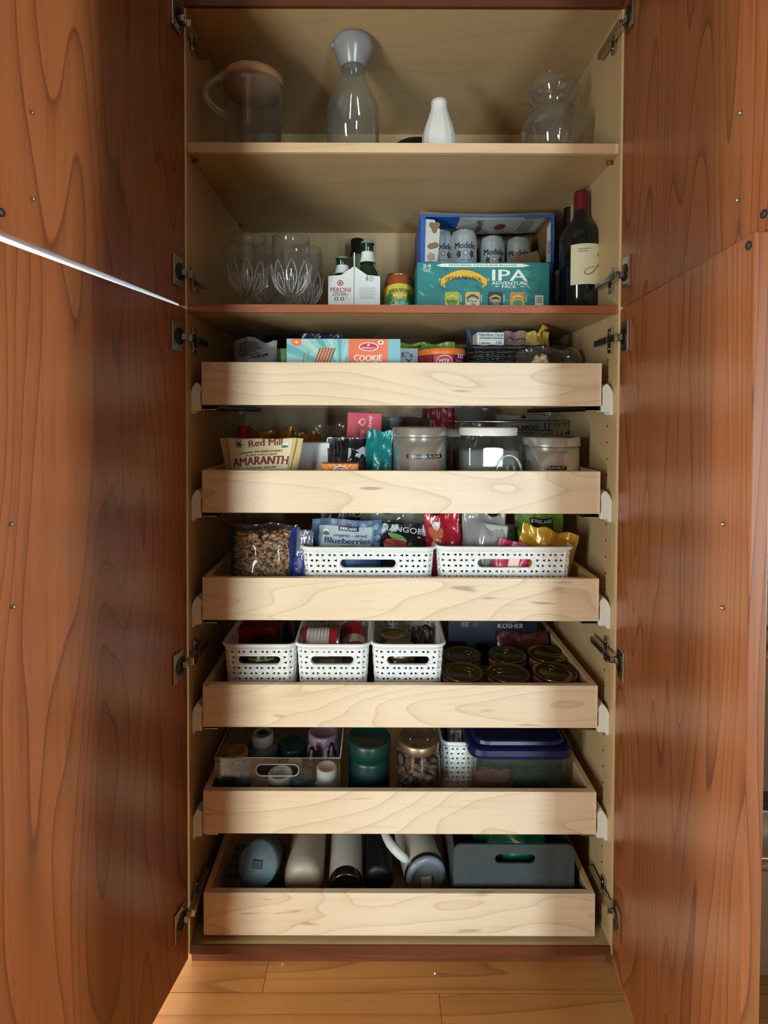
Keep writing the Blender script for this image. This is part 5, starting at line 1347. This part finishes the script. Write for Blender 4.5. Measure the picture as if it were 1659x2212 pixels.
t['category'] = 'bottle'; t.name = 'sauce_bottle'
# basket D: tins
def tin(label, loc, rot, r, h, band, side, name='food_tin', group='red tins in the narrow basket'):
    t = thing(name, label, 'tin', loc, 0, group, rot)
    MB().lathe([(0, .002), (r * .92, .002), (r * .95, 0), (r, .001), (r, .004), (r * .97, .006), (r * .97, h - .006), (r, h - .004), (r, h - .001), (r * .95, h), (r * .92, h - .003), (0, h - .003)], 32).build('body', M_STEEL, t)
    MB().lathe([(r * .98, .007), (r * .98, h - .007)], 32).build('paper_label', mat(side, 0.45, vary=.04), t)
    if band: MB().lathe([(r * .985, h * band[0]), (r * .985, h * band[1])], 32).build('label_band', mat(band[2], 0.5, vary=.03), t)
    return t
# lower jars carry the two tins on top
for i, (dx, dy) in enumerate(((-.032, .082), (.032, .082), (-.032, .16), (.032, .16))):
    t = thing('red_jar', 'small red-labelled jar under the tins, seen through the grip' if i < 2 else 'small red-labelled jar hidden deep under the tins', 'jar', (xD + dx, dy, zi), group='red jars under the tins' )
    t['label'] = ['red-labelled jar behind the grip, on the goblet side of the basket', 'red-labelled jar behind the grip, on the can side of the basket', 'red-labelled jar in the rear of the tin basket, toward the red box', 'red-labelled jar in the rear of the tin basket, toward the gold lids'][i]
    MB().lathe([(0, 0), (.029, 0), (.031, .004), (.031, .034), (.028, .038), (0, .038)], 24).build('body', mat('#a8202c', 0.35), t)
    MB().lathe([(.030, .037), (.030, .046), (.028, .047), (0, .047)], 24).build('lid', M_STEEL, t)
    lettering(t, 'KALAMATA', cylmap(.031), 0, .030, .006, .030, mat('#e8d8d0', 0.5), bold=.03, off=.0008)
zl = zi + .0475
rt = .031
p = unproject(692, 1383, .11)
tn = tin('red and white tin lying on its side in the narrow basket', (pX(652, 1383, .11), .105, max(zl + rt, p.z - .002)), (0, PI / 2, 0), rt, pX(736, 1383, .11) - pX(652, 1383, .11), (.16, .72, '#d2cfc8'), '#a8203a')
for i in range(6): MB().add([Vector((math.cos(a) * rt * .99, math.sin(a) * rt * .99, .020 + i * .0075 + dz)) for a in [PI * .55 + PI * .75 * k / 12 for k in range(13)] for dz in (0, .0016)], [(2 * k, 2 * k + 1, 2 * k + 3, 2 * k + 2) for k in range(12)]).build('small_print', mat('#8a8684', 0.6), tn, recalc=False)
tn = tin('red tin tilted back showing its silver end', (pX(766, 1386, .10), .100, zl + .030), (-PI / 2 + .45, 0, .10), .0285, .085, (.30, .55, '#c9b8b4'), '#9a1a2a')
# basket E: jars with gold lids
for i, (px, py, Y, rr, c) in enumerate(((848, 1368, .155, .033, '#a08a4a'), (862, 1390, .088, .034, '#b0a894'))):
    zt = pZ(px, py, Y)
    t = thing('preserve_jar', ['gold-lidded jar deeper in the narrow basket', 'silver-lidded jar at the front of the narrow basket'][i], 'jar', (pX(px, py, Y), Y, zi), group='lidded jars in the narrow basket')
    hh = min(zt - zi, hE * 1.05)
    MB().lathe([(0, 0), (rr * .92, 0), (rr, .005), (rr, hh * .75), (rr * .85, hh * .86), (0, hh * .86)], 28).build('body', mat('#3a2c1c', 0.2, vary=.2), t)
    MB().lathe([(rr * .90, hh * .84), (rr * .92, hh * .98), (rr * .86, hh), (rr * .80, hh - .001), (rr * .5, hh - .002), (0, hh - .001)], 32).build('lid', mat(c, 0.3, .8), t)
pouch('spice_packet', 'dark crumpled packet in the jar basket beside the gold lids', 'packet', 890, 938, 1352, .17, .03, foil('#2a221c', .4), zi, seed=2.7, crumple=.006)
# six squat cans with gold lids
M_GOLD = mat('#8a7c48', 0.25, .95, vary=.06)
CN = [(998, 1449, .078, 92, 'ring pull can in the front row, beside the jar basket', .5), (1098, 1451, .078, 92, 'ring pull can in the middle of the front row', 2.6), (1197, 1449, .078, 94, 'ring pull can in the front row at the tray side', 1.5),
      (998, 1412, .172, 82, 'ring pull can in the rear row, beside the jar basket', .6), (1096, 1412, .172, 82, 'ring pull can in the middle of the rear row', 1.5), (1182, 1410, .172, 84, 'ring pull can in the rear row at the tray side', -.6)]
for px, py, Y, wpx, lab, ang in CN:
    r = wpx / (1150 / (1.0565 + Y)) / 2; hh = pZ(px, py, Y) - z0
    t = thing('food_can', lab.replace('ring pull can', 'gold-lidded ring pull can'), 'can', (pX(px, py, Y), Y, z0), 0, 'gold-lidded cans in the fourth tray')
    MB().lathe([(0, .001), (r * .94, 0), (r, .003), (r * .97, .006), (r * .97, hh - .006)], 40).build('body', mat('#a8606c', 0.45, vary=.15, scale=40), t)
    MB().lathe([(r * .975, hh - .007), (r, hh - .004), (r, hh - .001), (r * .98, hh), (r * .95, hh - .001), (r * .93, hh - .004), (r * .72, hh - .004), (r * .70, hh - .0034), (r * .66, hh - .0034), (r * .64, hh - .004), (0, hh - .004)], 40).build('lid', M_GOLD, t)
    c, s = math.cos(ang), math.sin(ang)
    ring = [(r * (.42 + .17 * math.cos(a)), r * .20 * math.sin(a)) for a in [2 * PI * i / 18 for i in range(18)]]
    MB().tube([(x * c - y * s, x * s + y * c, hh - .0022) for x, y in ring], .0011, 6, closed=True).build('ring_pull', mat('#a89a64', 0.25, .95), t)
    MB().lathe([(0, -.002), (.0035, -.002), (.003, .0), (0, .0005)], 12, c=(r * .68 * c, r * .68 * s, hh - .0016)).build('rivet', mat('#a89a64', 0.25, .95), t)
    f = cylmap(r * .972, 0, .0)
    patch(t, 'label_patch', f, -.018, -.004, .01, hh - .010, mat('#cfcac8', 0.5), n=6, off=.0004); patch(t, 'label_patch', f, .010, .030, .01, hh - .010, mat('#b23a48', 0.5), n=6, off=.0004)
Y = .255
xc, w = spanx(968, 1160, 1370, Y)
t, f = carton('salt_box', 'dark navy carton with pale capitals behind the gold-lidded cans', 'box', (xc, Y, z0), w, .12, .150, mat('#121a34', 0.5, vary=.06))
U, V = uv(xc, z0, Y)
lettering(t, 'KOSHER', f, U(1103, 1350), V(1351), .0110, U(1131, 1350) - U(1076, 1350), mat('#b9bcc2', 0.5), bold=.03); lettering(t, 'COARSE', f, U(1103, 1343), V(1342), .006, .026, mat('#7a8090', 0.5))
patch(t, 'barcode_panel', f, U(1000), U(1016), V(1353), V(1343), mat('#8a8a8e', 0.5)); patch(t, 'red_mark', f, U(1025), U(1037), V(1353), V(1343), mat('#6a2a34', 0.5))
for i in range(3): patch(t, 'barcode_line', f, U(1002 + i * 5), U(1004 + i * 5), V(1352), V(1344), INK, off=.0006)
pouch('snack_bag', 'dark maroon bag lying between the cans and the navy carton', 'bag', 1078, 1192, 1368, .235, .03, foil('#4a1820', .3), z0, seed=5.2, crumple=.006, rot=(-.2, 0, 0))
# patterned paper lining shows between the baskets
tag(MB().box(DL + TT + .004, xE + wE / 2, YD + TT + .004, YBK - TT - .004, TRAY[3][0] - .0002, TRAY[3][0] + .0002).build('shelf_liner', mat('#6d737a', 0.7, vary=.45, scale=80)), 'grey patterned paper liner under the narrow baskets', 'liner')

# ================================================================== TRAY 5
z0 = TRAY[4][0] + .0004
Y0 = .036; D_ = .27
xa, xb = pX(464, 1668, Y0), pX(735, 1668, Y0); xc = (xa + xb) / 2; hw = (xb - xa) / 2
h = hz(1638, Y0, z0)
t = thing('acrylic_bin', 'clear acrylic organiser bin with an oval finger slot', 'bin', (xc, Y0, z0))
zs0, zs1 = hz(1677, Y0, z0), hz(1652, Y0, z0); us0, us1 = pX(553, 1665, Y0) - xc, pX(646, 1665, Y0) - xc
cu, cv, rr, hs = (us0 + us1) / 2, (zs0 + zs1) / 2, (zs1 - zs0) / 2, (us1 - us0) / 2
slotted('end_wall', ACRYL, t, rounded_outline(hw, 0, h, .003, 3), stadium(cu, cv, hs, rr), 0, .003)
MB().tube([(u, 0, v) for u, v in stadium(cu, cv, hs, rr)], .0013, 6, closed=True).build('finger_slot', clear_film('#dfe6e8', .35, .03), t)
for s in (-1, 1): MB().box(*sorted((s * hw, s * (hw - .003))), .002, D_, .003, h).build('side_wall', ACRYL, t)
MB().box(-hw, hw, D_ - .003, D_, .003, h).build('end_wall', ACRYL, t); MB().box(-hw, hw, 0, D_, 0, .003).build('base', ACRYL, t)
MB().tube([(-hw, 0, h), (hw, 0, h), (hw, D_, h), (-hw, D_, h)], .0018, 6, closed=True).build('rim', clear_film('#dfe6e8', .40, .03), t)
zi = z0 + .0034
for i, (pl, pr) in enumerate(((469, 502), (506, 540))):
    Y = .056; x, w = spanx(pl, pr, 1672, Y)
    o, f = bag('refill_pack', None, None, (x, Y, zi), w, hz(1643, Y, zi), .028, mat('#3f5a74', 0.25, vary=.2, scale=60), seed=3 + i, crumple=.003, belly=.85)
    tag(o, ['slim blue pack at the outer corner of the acrylic bin', 'slim blue pack next to the tan lid in the acrylic bin'][i], 'pack', 'blue packs in the acrylic bin')
    patch(o, 'white_tag', f, -w * .40, -w * .06, hz(1671, Y, zi), hz(1647, Y, zi), mat('#c9cac4', 0.5), n=2, off=.0022); patch(o, 'grey_print', f, -w * .32, -w * .14, hz(1668, Y, zi), hz(1651, Y, zi), mat('#8f938f', 0.5), n=2, off=.0032)
def pot(name, label, cat, px, py, Y, wpx, body, cap, caph=.018, capr=1.0, neck=None, group='bottles and tubs in the acrylic bin', zb=None, ribs=False):
    """py is where the middle of the lid's top shows"""
    zb = zb or zi
    r = wpx / (1150 / (1.0565 + Y)) / 2; hh = pZ(px, py, Y) - zb
    t = thing(name, label, cat, (pX(px, py, Y), Y, zb), 0, group)
    br = r / capr
    MB().lathe([(0, 0), (br * .93, 0), (br, .004), (br, (hh - caph) * .78), (br * .96, (hh - caph) * .86), (r * .88, hh - caph - .001), (r * .88, hh - caph + .003), (0, hh - caph + .003)], 32).build('body', body, t)
    n = 48
    MB().lathe([(r * .95, hh - caph), (r, hh - caph + .001), (r, hh - .003), (r * .93, hh), (r * .78, hh), (r * .74, hh - .0012), (0, hh - .0012)], n, wob=(lambda a, z: 1 + (.012 if int(a / (2 * PI) * n + .5) % 2 else 0)) if ribs else None).build('cap', cap, t)
    return t, r, hh
WCAP = mat('#d4d2cc', 0.45, vary=.03)
pot('vitamin_bottle', 'bottle with a bright yellow cap behind the acrylic partition', 'bottle', 512, 1619, .125, 47, mat('#4a3c2c', 0.4), mat('#e0b41c', 0.4), .020)
t, r, hh = pot('vitamin_bottle', 'grey supplement bottle with white ribbed cap', 'bottle', 567, 1582, .185, 46, mat('#77766f', 0.3, vary=.04), WCAP, .024, .70, ribs=True)
MB().lathe([(0, hh - .0010), (r * .55, hh - .0010), (r * .50, hh - .0002), (r * .30, hh - .0002), (r * .26, hh - .0010), (0, hh - .0010)], 28).build('cap_print', mat('#6b6b68', 0.5), t)
MB().lathe([(r / .70 * 1.004, .01), (r / .70 * 1.004, (hh - .024) * .62)], 32).build('paper_label', mat('#b8a890', 0.6), t)
pot('vitamin_bottle', 'dark teal lidded tub in the shade behind the acrylic bin front', 'tub', 632, 1604, .20, 62, mat('#0f3436', 0.35), mat('#12393c', 0.35), .030)
t, r, hh = pot('supplement_tub', 'pink plastic tub with rounded shoulder', 'tub', 699, 1578, .185, 66, mat('#a5869c', 0.3, vary=.03), mat('#8f7488', 0.35), .022, .96)
for i, (px, py) in enumerate(((674, 1614), (717, 1606))):
    Y = .125; x = pX(px, py, Y); hh = pZ(px, py, Y) - zi
    d = thing('dropper_bottle', ['shorter black dropper bottle in front of the pink tub', 'taller black dropper bottle in front of the pink tub'][i], 'bottle', (x, Y, zi), 0, 'dropper bottles')
    MB().lathe([(0, 0), (.013, 0), (.014, .003), (.014, hh * .62), (.009, hh * .70), (0, hh * .70)], 20).build('body', mat('#1a1512', 0.2), d)
    MB().lathe([(.0105, hh * .68), (.0105, hh * .82), (.0075, hh * .84), (.0065, hh * .94), (.004, hh), (0, hh)], 20).build('dropper', mat('#0e0f11', 0.4), d)
pot('ointment_tub', 'low tan lidded tub beside the blue packs', 'tub', 561, 1693, .062, 44, mat('#b08a5c', 0.5), mat('#b8925e', 0.5, vary=.08), .012)
t, r, hh = pot('vitamin_bottle', 'white tub with small dark print on its lid seen through the slot', 'tub', 606, 1668, .078, 54, mat('#c8b49a', 0.5), WCAP, .020)
g = flatmap((0, 0, hh), (1, 0, 0), (0, 1, 0), (0, 0, 1))
for i, (tx, s) in enumerate((('Pumpkin', .020), ('Seed', .014), ('capsules', .020), ('BOLD', .014))): lettering(t, tx, g, 0, r * (.50 - i * .34), .0042, s, mat('#9c2a2a', 0.5) if i == 3 else INK, bold=.02, off=.0004)
pot('vitamin_bottle', 'white bottle with muted teal cap', 'bottle', 652, 1672, .078, 46, mat('#c9c8c0', 0.5), mat('#2b5256', 0.4), .022, .82)
pot('vitamin_bottle', 'white bottle with white ribbed cap at the bin corner', 'bottle', 706, 1655, .070, 44, mat('#cfcdc4', 0.5), WCAP, .026, .84, ribs=True)
pot('vitamin_bottle', 'white lid peeking out behind the teal cap', 'bottle', 637, 1645, .130, 34, mat('#b9b6ae', 0.5), mat('#bfbdb6', 0.5), .015)
# dark green canister
Y = .10
xc, w = spanx(749, 845, 1640, Y - .03); r = w / 2; hh = pZ(797, 1588, Y) - z0
t = thing('supplement_canister', 'dark green lidded canister between the acrylic bin and glass jar', 'canister', (xc, Y, z0))
MB().lathe([(0, 0), (r * .93, 0), (r * .95, .004), (r * .95, hh - .045), (r * .92, hh - .038), (0, hh - .038)], 40).build('body', mat('#0a2b27', 0.4, vary=.05), t)
MB().lathe([(r * .95, hh - .036), (r, hh - .034), (r, hh - .006), (r * .95, hh), (r * .86, hh), (r * .84, hh - .002), (0, hh - .002)], 40).build('lid', mat('#0c332d', 0.35, vary=.04), t)
# glass jar with metal lid
Y = .092
xc, w = spanx(857, 955, 1650, Y - .03); r = w / 2; hh = pZ(906, 1590, Y) - z0
t = thing('glass_jar', 'glass jar of dried mushrooms with brushed lid and wire loops', 'jar', (xc, Y, z0))
MB().lathe([(0, .001), (r * .88, 0), (r * .97, .008), (r, hh * .5), (r * .96, hh * .74), (r * .86, hh - .018), (r * .86, hh - .012)], 40).build('body', clear_film('#eef0ee', .006, .02), t)
lumps(MB(), 260, lambda a, b, c: Vector((r * .84 * math.sqrt(b) * math.cos(6.283 * a), r * .84 * math.sqrt(b) * math.sin(6.283 * a), .006 + (hh * .74) * c)), .009, 31, .6).build('dried_mushrooms', mat('#5e4632', 0.8, vary=.5, scale=50), t, kind='stuff')
MB().lathe([(r * .90, hh - .020), (r * .93, hh - .018), (r * .93, hh - .003), (r * .89, hh), (r * .80, hh), (r * .78, hh - .002), (0, hh - .002)], 44).build('lid', mat('#a08a70', 0.38, .85, vary=.06), t)
for s in (-1, 1): MB().tube([(s * r * .22, -.006, hh), (s * r * .24, -.006, hh + .006), (s * r * .34, -.012, hh + .008), (s * r * .40, -.016, hh + .004), (s * r * .36, -.018, hh + .001)], .0013, 6).build('wire_loop', M_NICKEL, t)
b, xF, wF, hF, _ = basket_px('tall narrow white lattice basket behind the navy-lidded container', 955, 1035, 1603, .115, .22, None, taper=.04, tray=4, tile=.0125)
Y = .16
t, f = carton('medicine_box', 'small white box upright in the tall narrow basket', 'box', (pX(985, 1580, Y), Y, z0 + .007), .026, .05, hz(1578, Y, z0 + .007), mat('#b4b6b4', 0.5)); lettering(t, 'R', f, .006, hz(1585, Y, z0 + .007), .006, None, INK)
t, f = carton('phone_case', 'slim black case with grey inset in the tall narrow basket', 'case', (pX(969, 1580, Y + .06), Y + .065, z0 + .007), .020, .05, hz(1574, Y + .06, z0 + .007), mat('#101114', 0.3)); patch(t, 'grey_inset', f, -.005, .007, hz(1598, Y + .06, z0), hz(1580, Y + .06, z0), mat('#7a7c78', 0.4))
# clear container with navy lid
Y0 = .048; D_ = .25
xa, xb = pX(1020, 1665, Y0), pX(1238, 1665, Y0); xc = (xa + xb) / 2; hw = (xb - xa) / 2
hb, ht = hz(1637, Y0, z0), hz(1622, Y0, z0)
t = thing('food_container', 'clear plastic food container with navy blue snap lid', 'container', (xc, Y0 + D_ / 2, z0))
P = Path(rrect(2 * hw, D_ - .012, .03)); 
def ring(k, z, off=0): return [Vector((P.at(P.L * i / 72).x * k, P.at(P.L * i / 72).y * k, z)) for i in range(72)]
def loft(mb, rings, cap0=False, cap1=False):
    vs = [v for rg_ in rings for v in rg_]; n = len(rings[0]); fs = []
    for j in range(len(rings) - 1):
        for i in range(n): fs.append((j * n + i, j * n + (i + 1) % n, (j + 1) * n + (i + 1) % n, (j + 1) * n + i))
    if cap0: fs.append(tuple(range(n))[::-1])
    if cap1: fs.append(tuple((len(rings) - 1) * n + i for i in range(n)))
    return mb.add(vs, fs)
loft(MB(), [ring(.90, .001), ring(.94, .006), ring(.985, hb)], cap0=True).build('body', clear_film('#ccd4c8', .07, .08, haze='#a8b4a4'), t)
NV = mat('#0e1440', 0.35, vary=.05)
loft(MB(), [ring(1.0, hb - .004), ring(1.05, hb - .003), ring(1.06, hb + .004), ring(1.05, ht), ring(1.0, ht + .003), ring(.93, ht + .004), ring(.91, ht + .010), ring(.88, ht + .012)], cap0=True, cap1=True).build('lid', NV, t, label='navy blue lid')
zi = z0 + .005
o, f = bag('candy_packet', None, None, (xc - hw * .50, Y0 + .055, zi), .085, .055, .05, mat('#b85a5c', 0.5, vary=.5, scale=160), seed=4, crumple=.005, belly=.8)
tag(o, 'coral coloured crinkled packet tied with pale bands inside the clear container', 'packet')
for k in range(4): MB().tube([(-.030 + k * .020, -.027, .006), (-.016 + k * .018, -.028, .026), (-.028 + k * .022, -.026, .046)], .0012, 6).build('pale_band', mat('#d6b0a4', 0.6), o)
tag(MB().tube([Vector((xc - hw * .14 + .010 * math.cos(a), Y0 + .030, zi + .014 + .010 * math.sin(a))) for a in [2 * PI * i / 20 for i in range(20)]], .0014, 6, closed=True).build('rubber_ring', mat('#d2b4ac', 0.6)), 'pale rubber ring pressed against the container wall', 'ring')
o, f = bag('snack_bag', None, None, (xc + hw * .15, Y0 + .10, zi), .17, .050, .06, mat('#3f6a44', 0.45, vary=.2), seed=6, crumple=.006, belly=.8)
tag(o, 'green bag seen hazily inside the clear container', 'bag')
lettering(o, 'CHO', f, -.03, .030, .012, .035, mat('#7fae90', 0.5), off=.003)

# ================================================================== TRAY 6 (lowest)
z0 = TRAY[5][0] + .0004
def laid(px0, py0, px1, py1, zc):
    """end points on the horizontal plane z = zc seen at two pixels"""
    out = []
    for px, py in ((px0, py0), (px1, py1)):
        d = CAMR.transposed() @ Vector(((px - CX) / F, 1.0, -(py - CY) / F))
        tt = (zc - CAMLOC.z) / d.z
        out.append(CAMLOC + d * tt)
    return out
def lying(name, label, cat, px0, py0, px1, r, L, group=None, tilt=0.0):
    """bottle on its side, base toward the viewer at pixel (px0, py0), pointing to px1 at the rear"""
    a, b = laid(px0, py0, px1, py0 - 90, z0 + r)
    d = (b - a); yaw = math.atan2(-d.x, d.y)
    t = thing(name, label, cat, (a.x, a.y, z0 + r + L / 2 * math.sin(tilt) * 0), 0, group, rot=(-PI / 2 + tilt, 0, yaw))
    return t
BOT = 'bottles lying in the lowest tray'
r = .043
t = lying('thermos_bottle', 'beige steel bottle lying with its rounded base toward the tray front', 'bottle', 655, 1912, 664, r, .26, BOT)
MB().lathe([(0, .002), (r * .62, 0), (r * .85, .004), (r * .97, .014), (r, .03), (r, .20), (r * .86, .24), (r * .70, .25), (r * .70, .29), (0, .29)], 40).build('body', mat('#b5a795', 0.45, vary=.03), t)
MB().lathe([(r * .74, .29), (r * .74, .325), (0, .325)], 32).build('cap', mat('#8f8272', 0.4), t)
r = .037
t = lying('thermos_bottle', 'white steel bottle lying with a dark steel base ring and a small logo', 'bottle', 747, 1924, 748, r, .26, BOT)
MB().lathe([(r * .98, .022), (r, .028), (r, .21), (r * .8, .245), (r * .62, .26), (r * .62, .29), (0, .29)], 40).build('body', mat('#c3c1ba', 0.4, vary=.03), t)
MB().lathe([(0, .004), (r * .80, .004), (r * .90, 0), (r * .98, .003), (r * .98, .022)], 40).build('base_ring', mat('#55524e', 0.25, .95), t)
MB().lathe([(r * .66, .29), (r * .66, .33), (0, .33)], 30).build('cap', mat('#2a2c2e', 0.4), t)
f = lambda u, v, off=.0006: Vector(((r + off) * math.sin(u / r + .55), -(r + off) * math.cos(u / r + .55), v))
blob(t, 'logo', f, 0, .205, .012, .009, mat('#3a3c40', 0.5)); blob(t, 'logo', f, 0, .205, .010, .0072, mat('#c3c1ba', 0.4), off=.0008); lettering(t, 'CALI', f, 0, .205, .006, .014, mat('#3a3c40', 0.5), off=.0010); lettering(t, 'rapha', f, 0, .188, .008, .020, mat('#3a3c40', 0.5), off=.0008)
r = .033
t = lying('thermos_bottle', 'black bottle lying in shade between the white bottle and the tumbler', 'bottle', 818, 1905, 818, r, .26, BOT)
MB().lathe([(0, .003), (r * .85, 0), (r, .010), (r, .22), (r * .7, .25), (r * .7, .29), (0, .29)], 36).build('body', mat('#0d0e11', 0.45), t)
# white tumbler with handle
r = .046
t = lying('travel_tumbler', 'cream tumbler lying with its clear slider lid toward the tray front', 'tumbler', 922, 1898, 893, r, .24, BOT)
MB().lathe([(r * .98, .012), (r, .018), (r * .97, .12), (r * .82, .17), (r * .80, .26), (0, .26)], 44).build('body', mat('#bdb6a6', 0.45, vary=.03), t)
MB().lathe([(r * .99, .008), (r * 1.01, .010), (r * 1.01, .014), (r * .99, .016)], 44).build('steel_ring', mat('#8a8684', 0.2, 1.0), t)
MB().lathe([(0, .004), (r * .66, .004), (r * .70, .0), (r * .93, .0), (r * .98, .004), (r * .98, .012), (0, .012)], 44).build('lid', mat('#7d848c', 0.3, vary=.04), t, label='grey clear lid')
MB().box(-r * .28, r * .24, -r * .10, r * .94, -.003, .003).build('slider', mat('#aaa69a', 0.4), t, bevel=.002)
hp = [(-r * .75, -r * .55, .020), (-r * 1.15, -r * .85, .026), (-r * 1.62, -r * 1.10, .048), (-r * 1.72, -r * 1.15, .080), (-r * 1.66, -r * 1.15, .16), (-r * 1.35, -r * 1.0, .20), (-r * .60, -r * .55, .215)]
MB().tube(hp, [.009, .011, .011, .010, .010, .010, .009], 10).build('handle', mat('#c6c8c2', 0.45), t, subsurf=1)
# slate blue food jar propped with its lid toward the viewer
r = .043
p = unproject(557, 1866, .070)
t = thing('food_jar', 'slate blue jar propped up with its round lid facing the tray front', 'jar', p, 0, BOT, rot=(-PI / 2 - .47, 0, -.12))
MB().lathe([(0, .006), (r * .97, .006), (r * .97, .02), (r * .92, .085), (0, .085)], 40).build('body', mat('#4b6472', 0.4, vary=.04), t)
MB().lathe([(r * .98, .020), (r, .018), (r, .003), (r * .94, -.002), (0, -.002)], 40).build('lid', mat('#6c8793', 0.45, vary=.03), t)
MB().box(-.011, .011, -.008, .008, -.0045, -.001).build('vent_plug', mat('#2c383e', 0.5), t, bevel=.002)
r = .036
p = laid(578, 1905, 578, 1800, z0 + .03)[0]
t = thing('cup_lid', 'black round lid leaning against the slate blue bottle', 'lid', (p.x, p.y + .004, z0 + .020), 0, None, rot=(-.85, 0, -.1))
MB().lathe([(0, 0), (r * .9, 0), (r, .004), (r, .012), (r * .9, .015), (0, .015)], 32).build('disc', mat('#0f1115', 0.4), t)
p = laid(520, 1900, 520, 1800, z0)[0]
t = thing('ice_tray', 'clear plastic lattice tray in the tray corner under the blue bottle', 'tray', (p.x - .004, p.y + .03, z0 + .001))
for i in range(4): MB().box(-.038 + i * .024, -.035 + i * .024, -.055, .055, 0, .012).build('rib', clear_film('#c2ccd0', .4, .08), t)
for i in range(5): MB().box(-.038, .037, -.055 + i * .0265, -.052 + i * .0265, 0, .012).build('rib', clear_film('#c2ccd0', .4, .08), t)
# grey felt bin
Y0 = .040; D_ = .24
xa, xb = pX(980, 1880, Y0), pX(1240, 1880, Y0); xc = (xa + xb) / 2; hw = (xb - xa) / 2; h = hz(1822, Y0, z0)
t = thing('felt_bin', 'grey felt storage bin with an oval cut-out handle', 'bin', (xc, Y0, z0))
M_FELT = mat('#3c4345', 0.95, vary=.22, scale=60, bump=.4)
us0, us1, zs0, zs1 = pX(1069, 1852, Y0) - xc, pX(1156, 1852, Y0) - xc, hz(1863, Y0, z0), hz(1843, Y0, z0)
cu, cv, rr, hs = (us0 + us1) / 2, (zs0 + zs1) / 2, (zs1 - zs0) / 2, (us1 - us0) / 2
for y in (0.0, D_): slotted('felt_panel', M_FELT, t, rounded_outline(hw, .001, h, .016), stadium(cu, cv, hs, rr), y, .004)
for s in (-1, 1): MB().box(*sorted((s * hw, s * (hw - .004))), .002, D_ - .002, .001, h * .93).build('felt_panel', M_FELT, t, bevel=.001)
MB().box(-hw + .004, hw - .004, .002, D_ - .002, 0, .004).build('felt_base', M_FELT, t)
o, f = bag('snack_bag', None, None, (xc + (cu * .9), Y0 + .05, z0 + .005), .16, h * .95, .05, foil('#0f6a48', .3), seed=4.6, crumple=.007, belly=.7)
tag(o, 'shiny green bag glimpsed through the cut-out of the felt bin', 'bag'); blob(o, 'pale_print', f, .012, cv, .012, .003, mat('#b8b86a', 0.5), off=.003, rot=-.4)
pouch('clear_bag', 'pale clear bag sticking out behind the felt bin rim', 'bag', 985, 1060, 1800, .20, .04, FILM2, z0 + .005, seed=3.8, crumple=.006)
# crumbs on the floor
for (px, py) in ((611, 2083), (940, 2103)):
    p = laid(px, py, px, py - 5, 0.002)[0]
    o = lumps(MB(), 1, lambda a, b, c: Vector((0, 0, 0)), .0022, px).build('crumb', mat('#d8c8a8', 0.7), None, loc=(p.x, p.y, .0022))
    tag(o, 'pale crumb on the floor, nearer the long door with the daylight slit' if px < 700 else 'pale crumb on the floor below the middle of the lowest tray', 'crumb', 'crumbs on the floor')
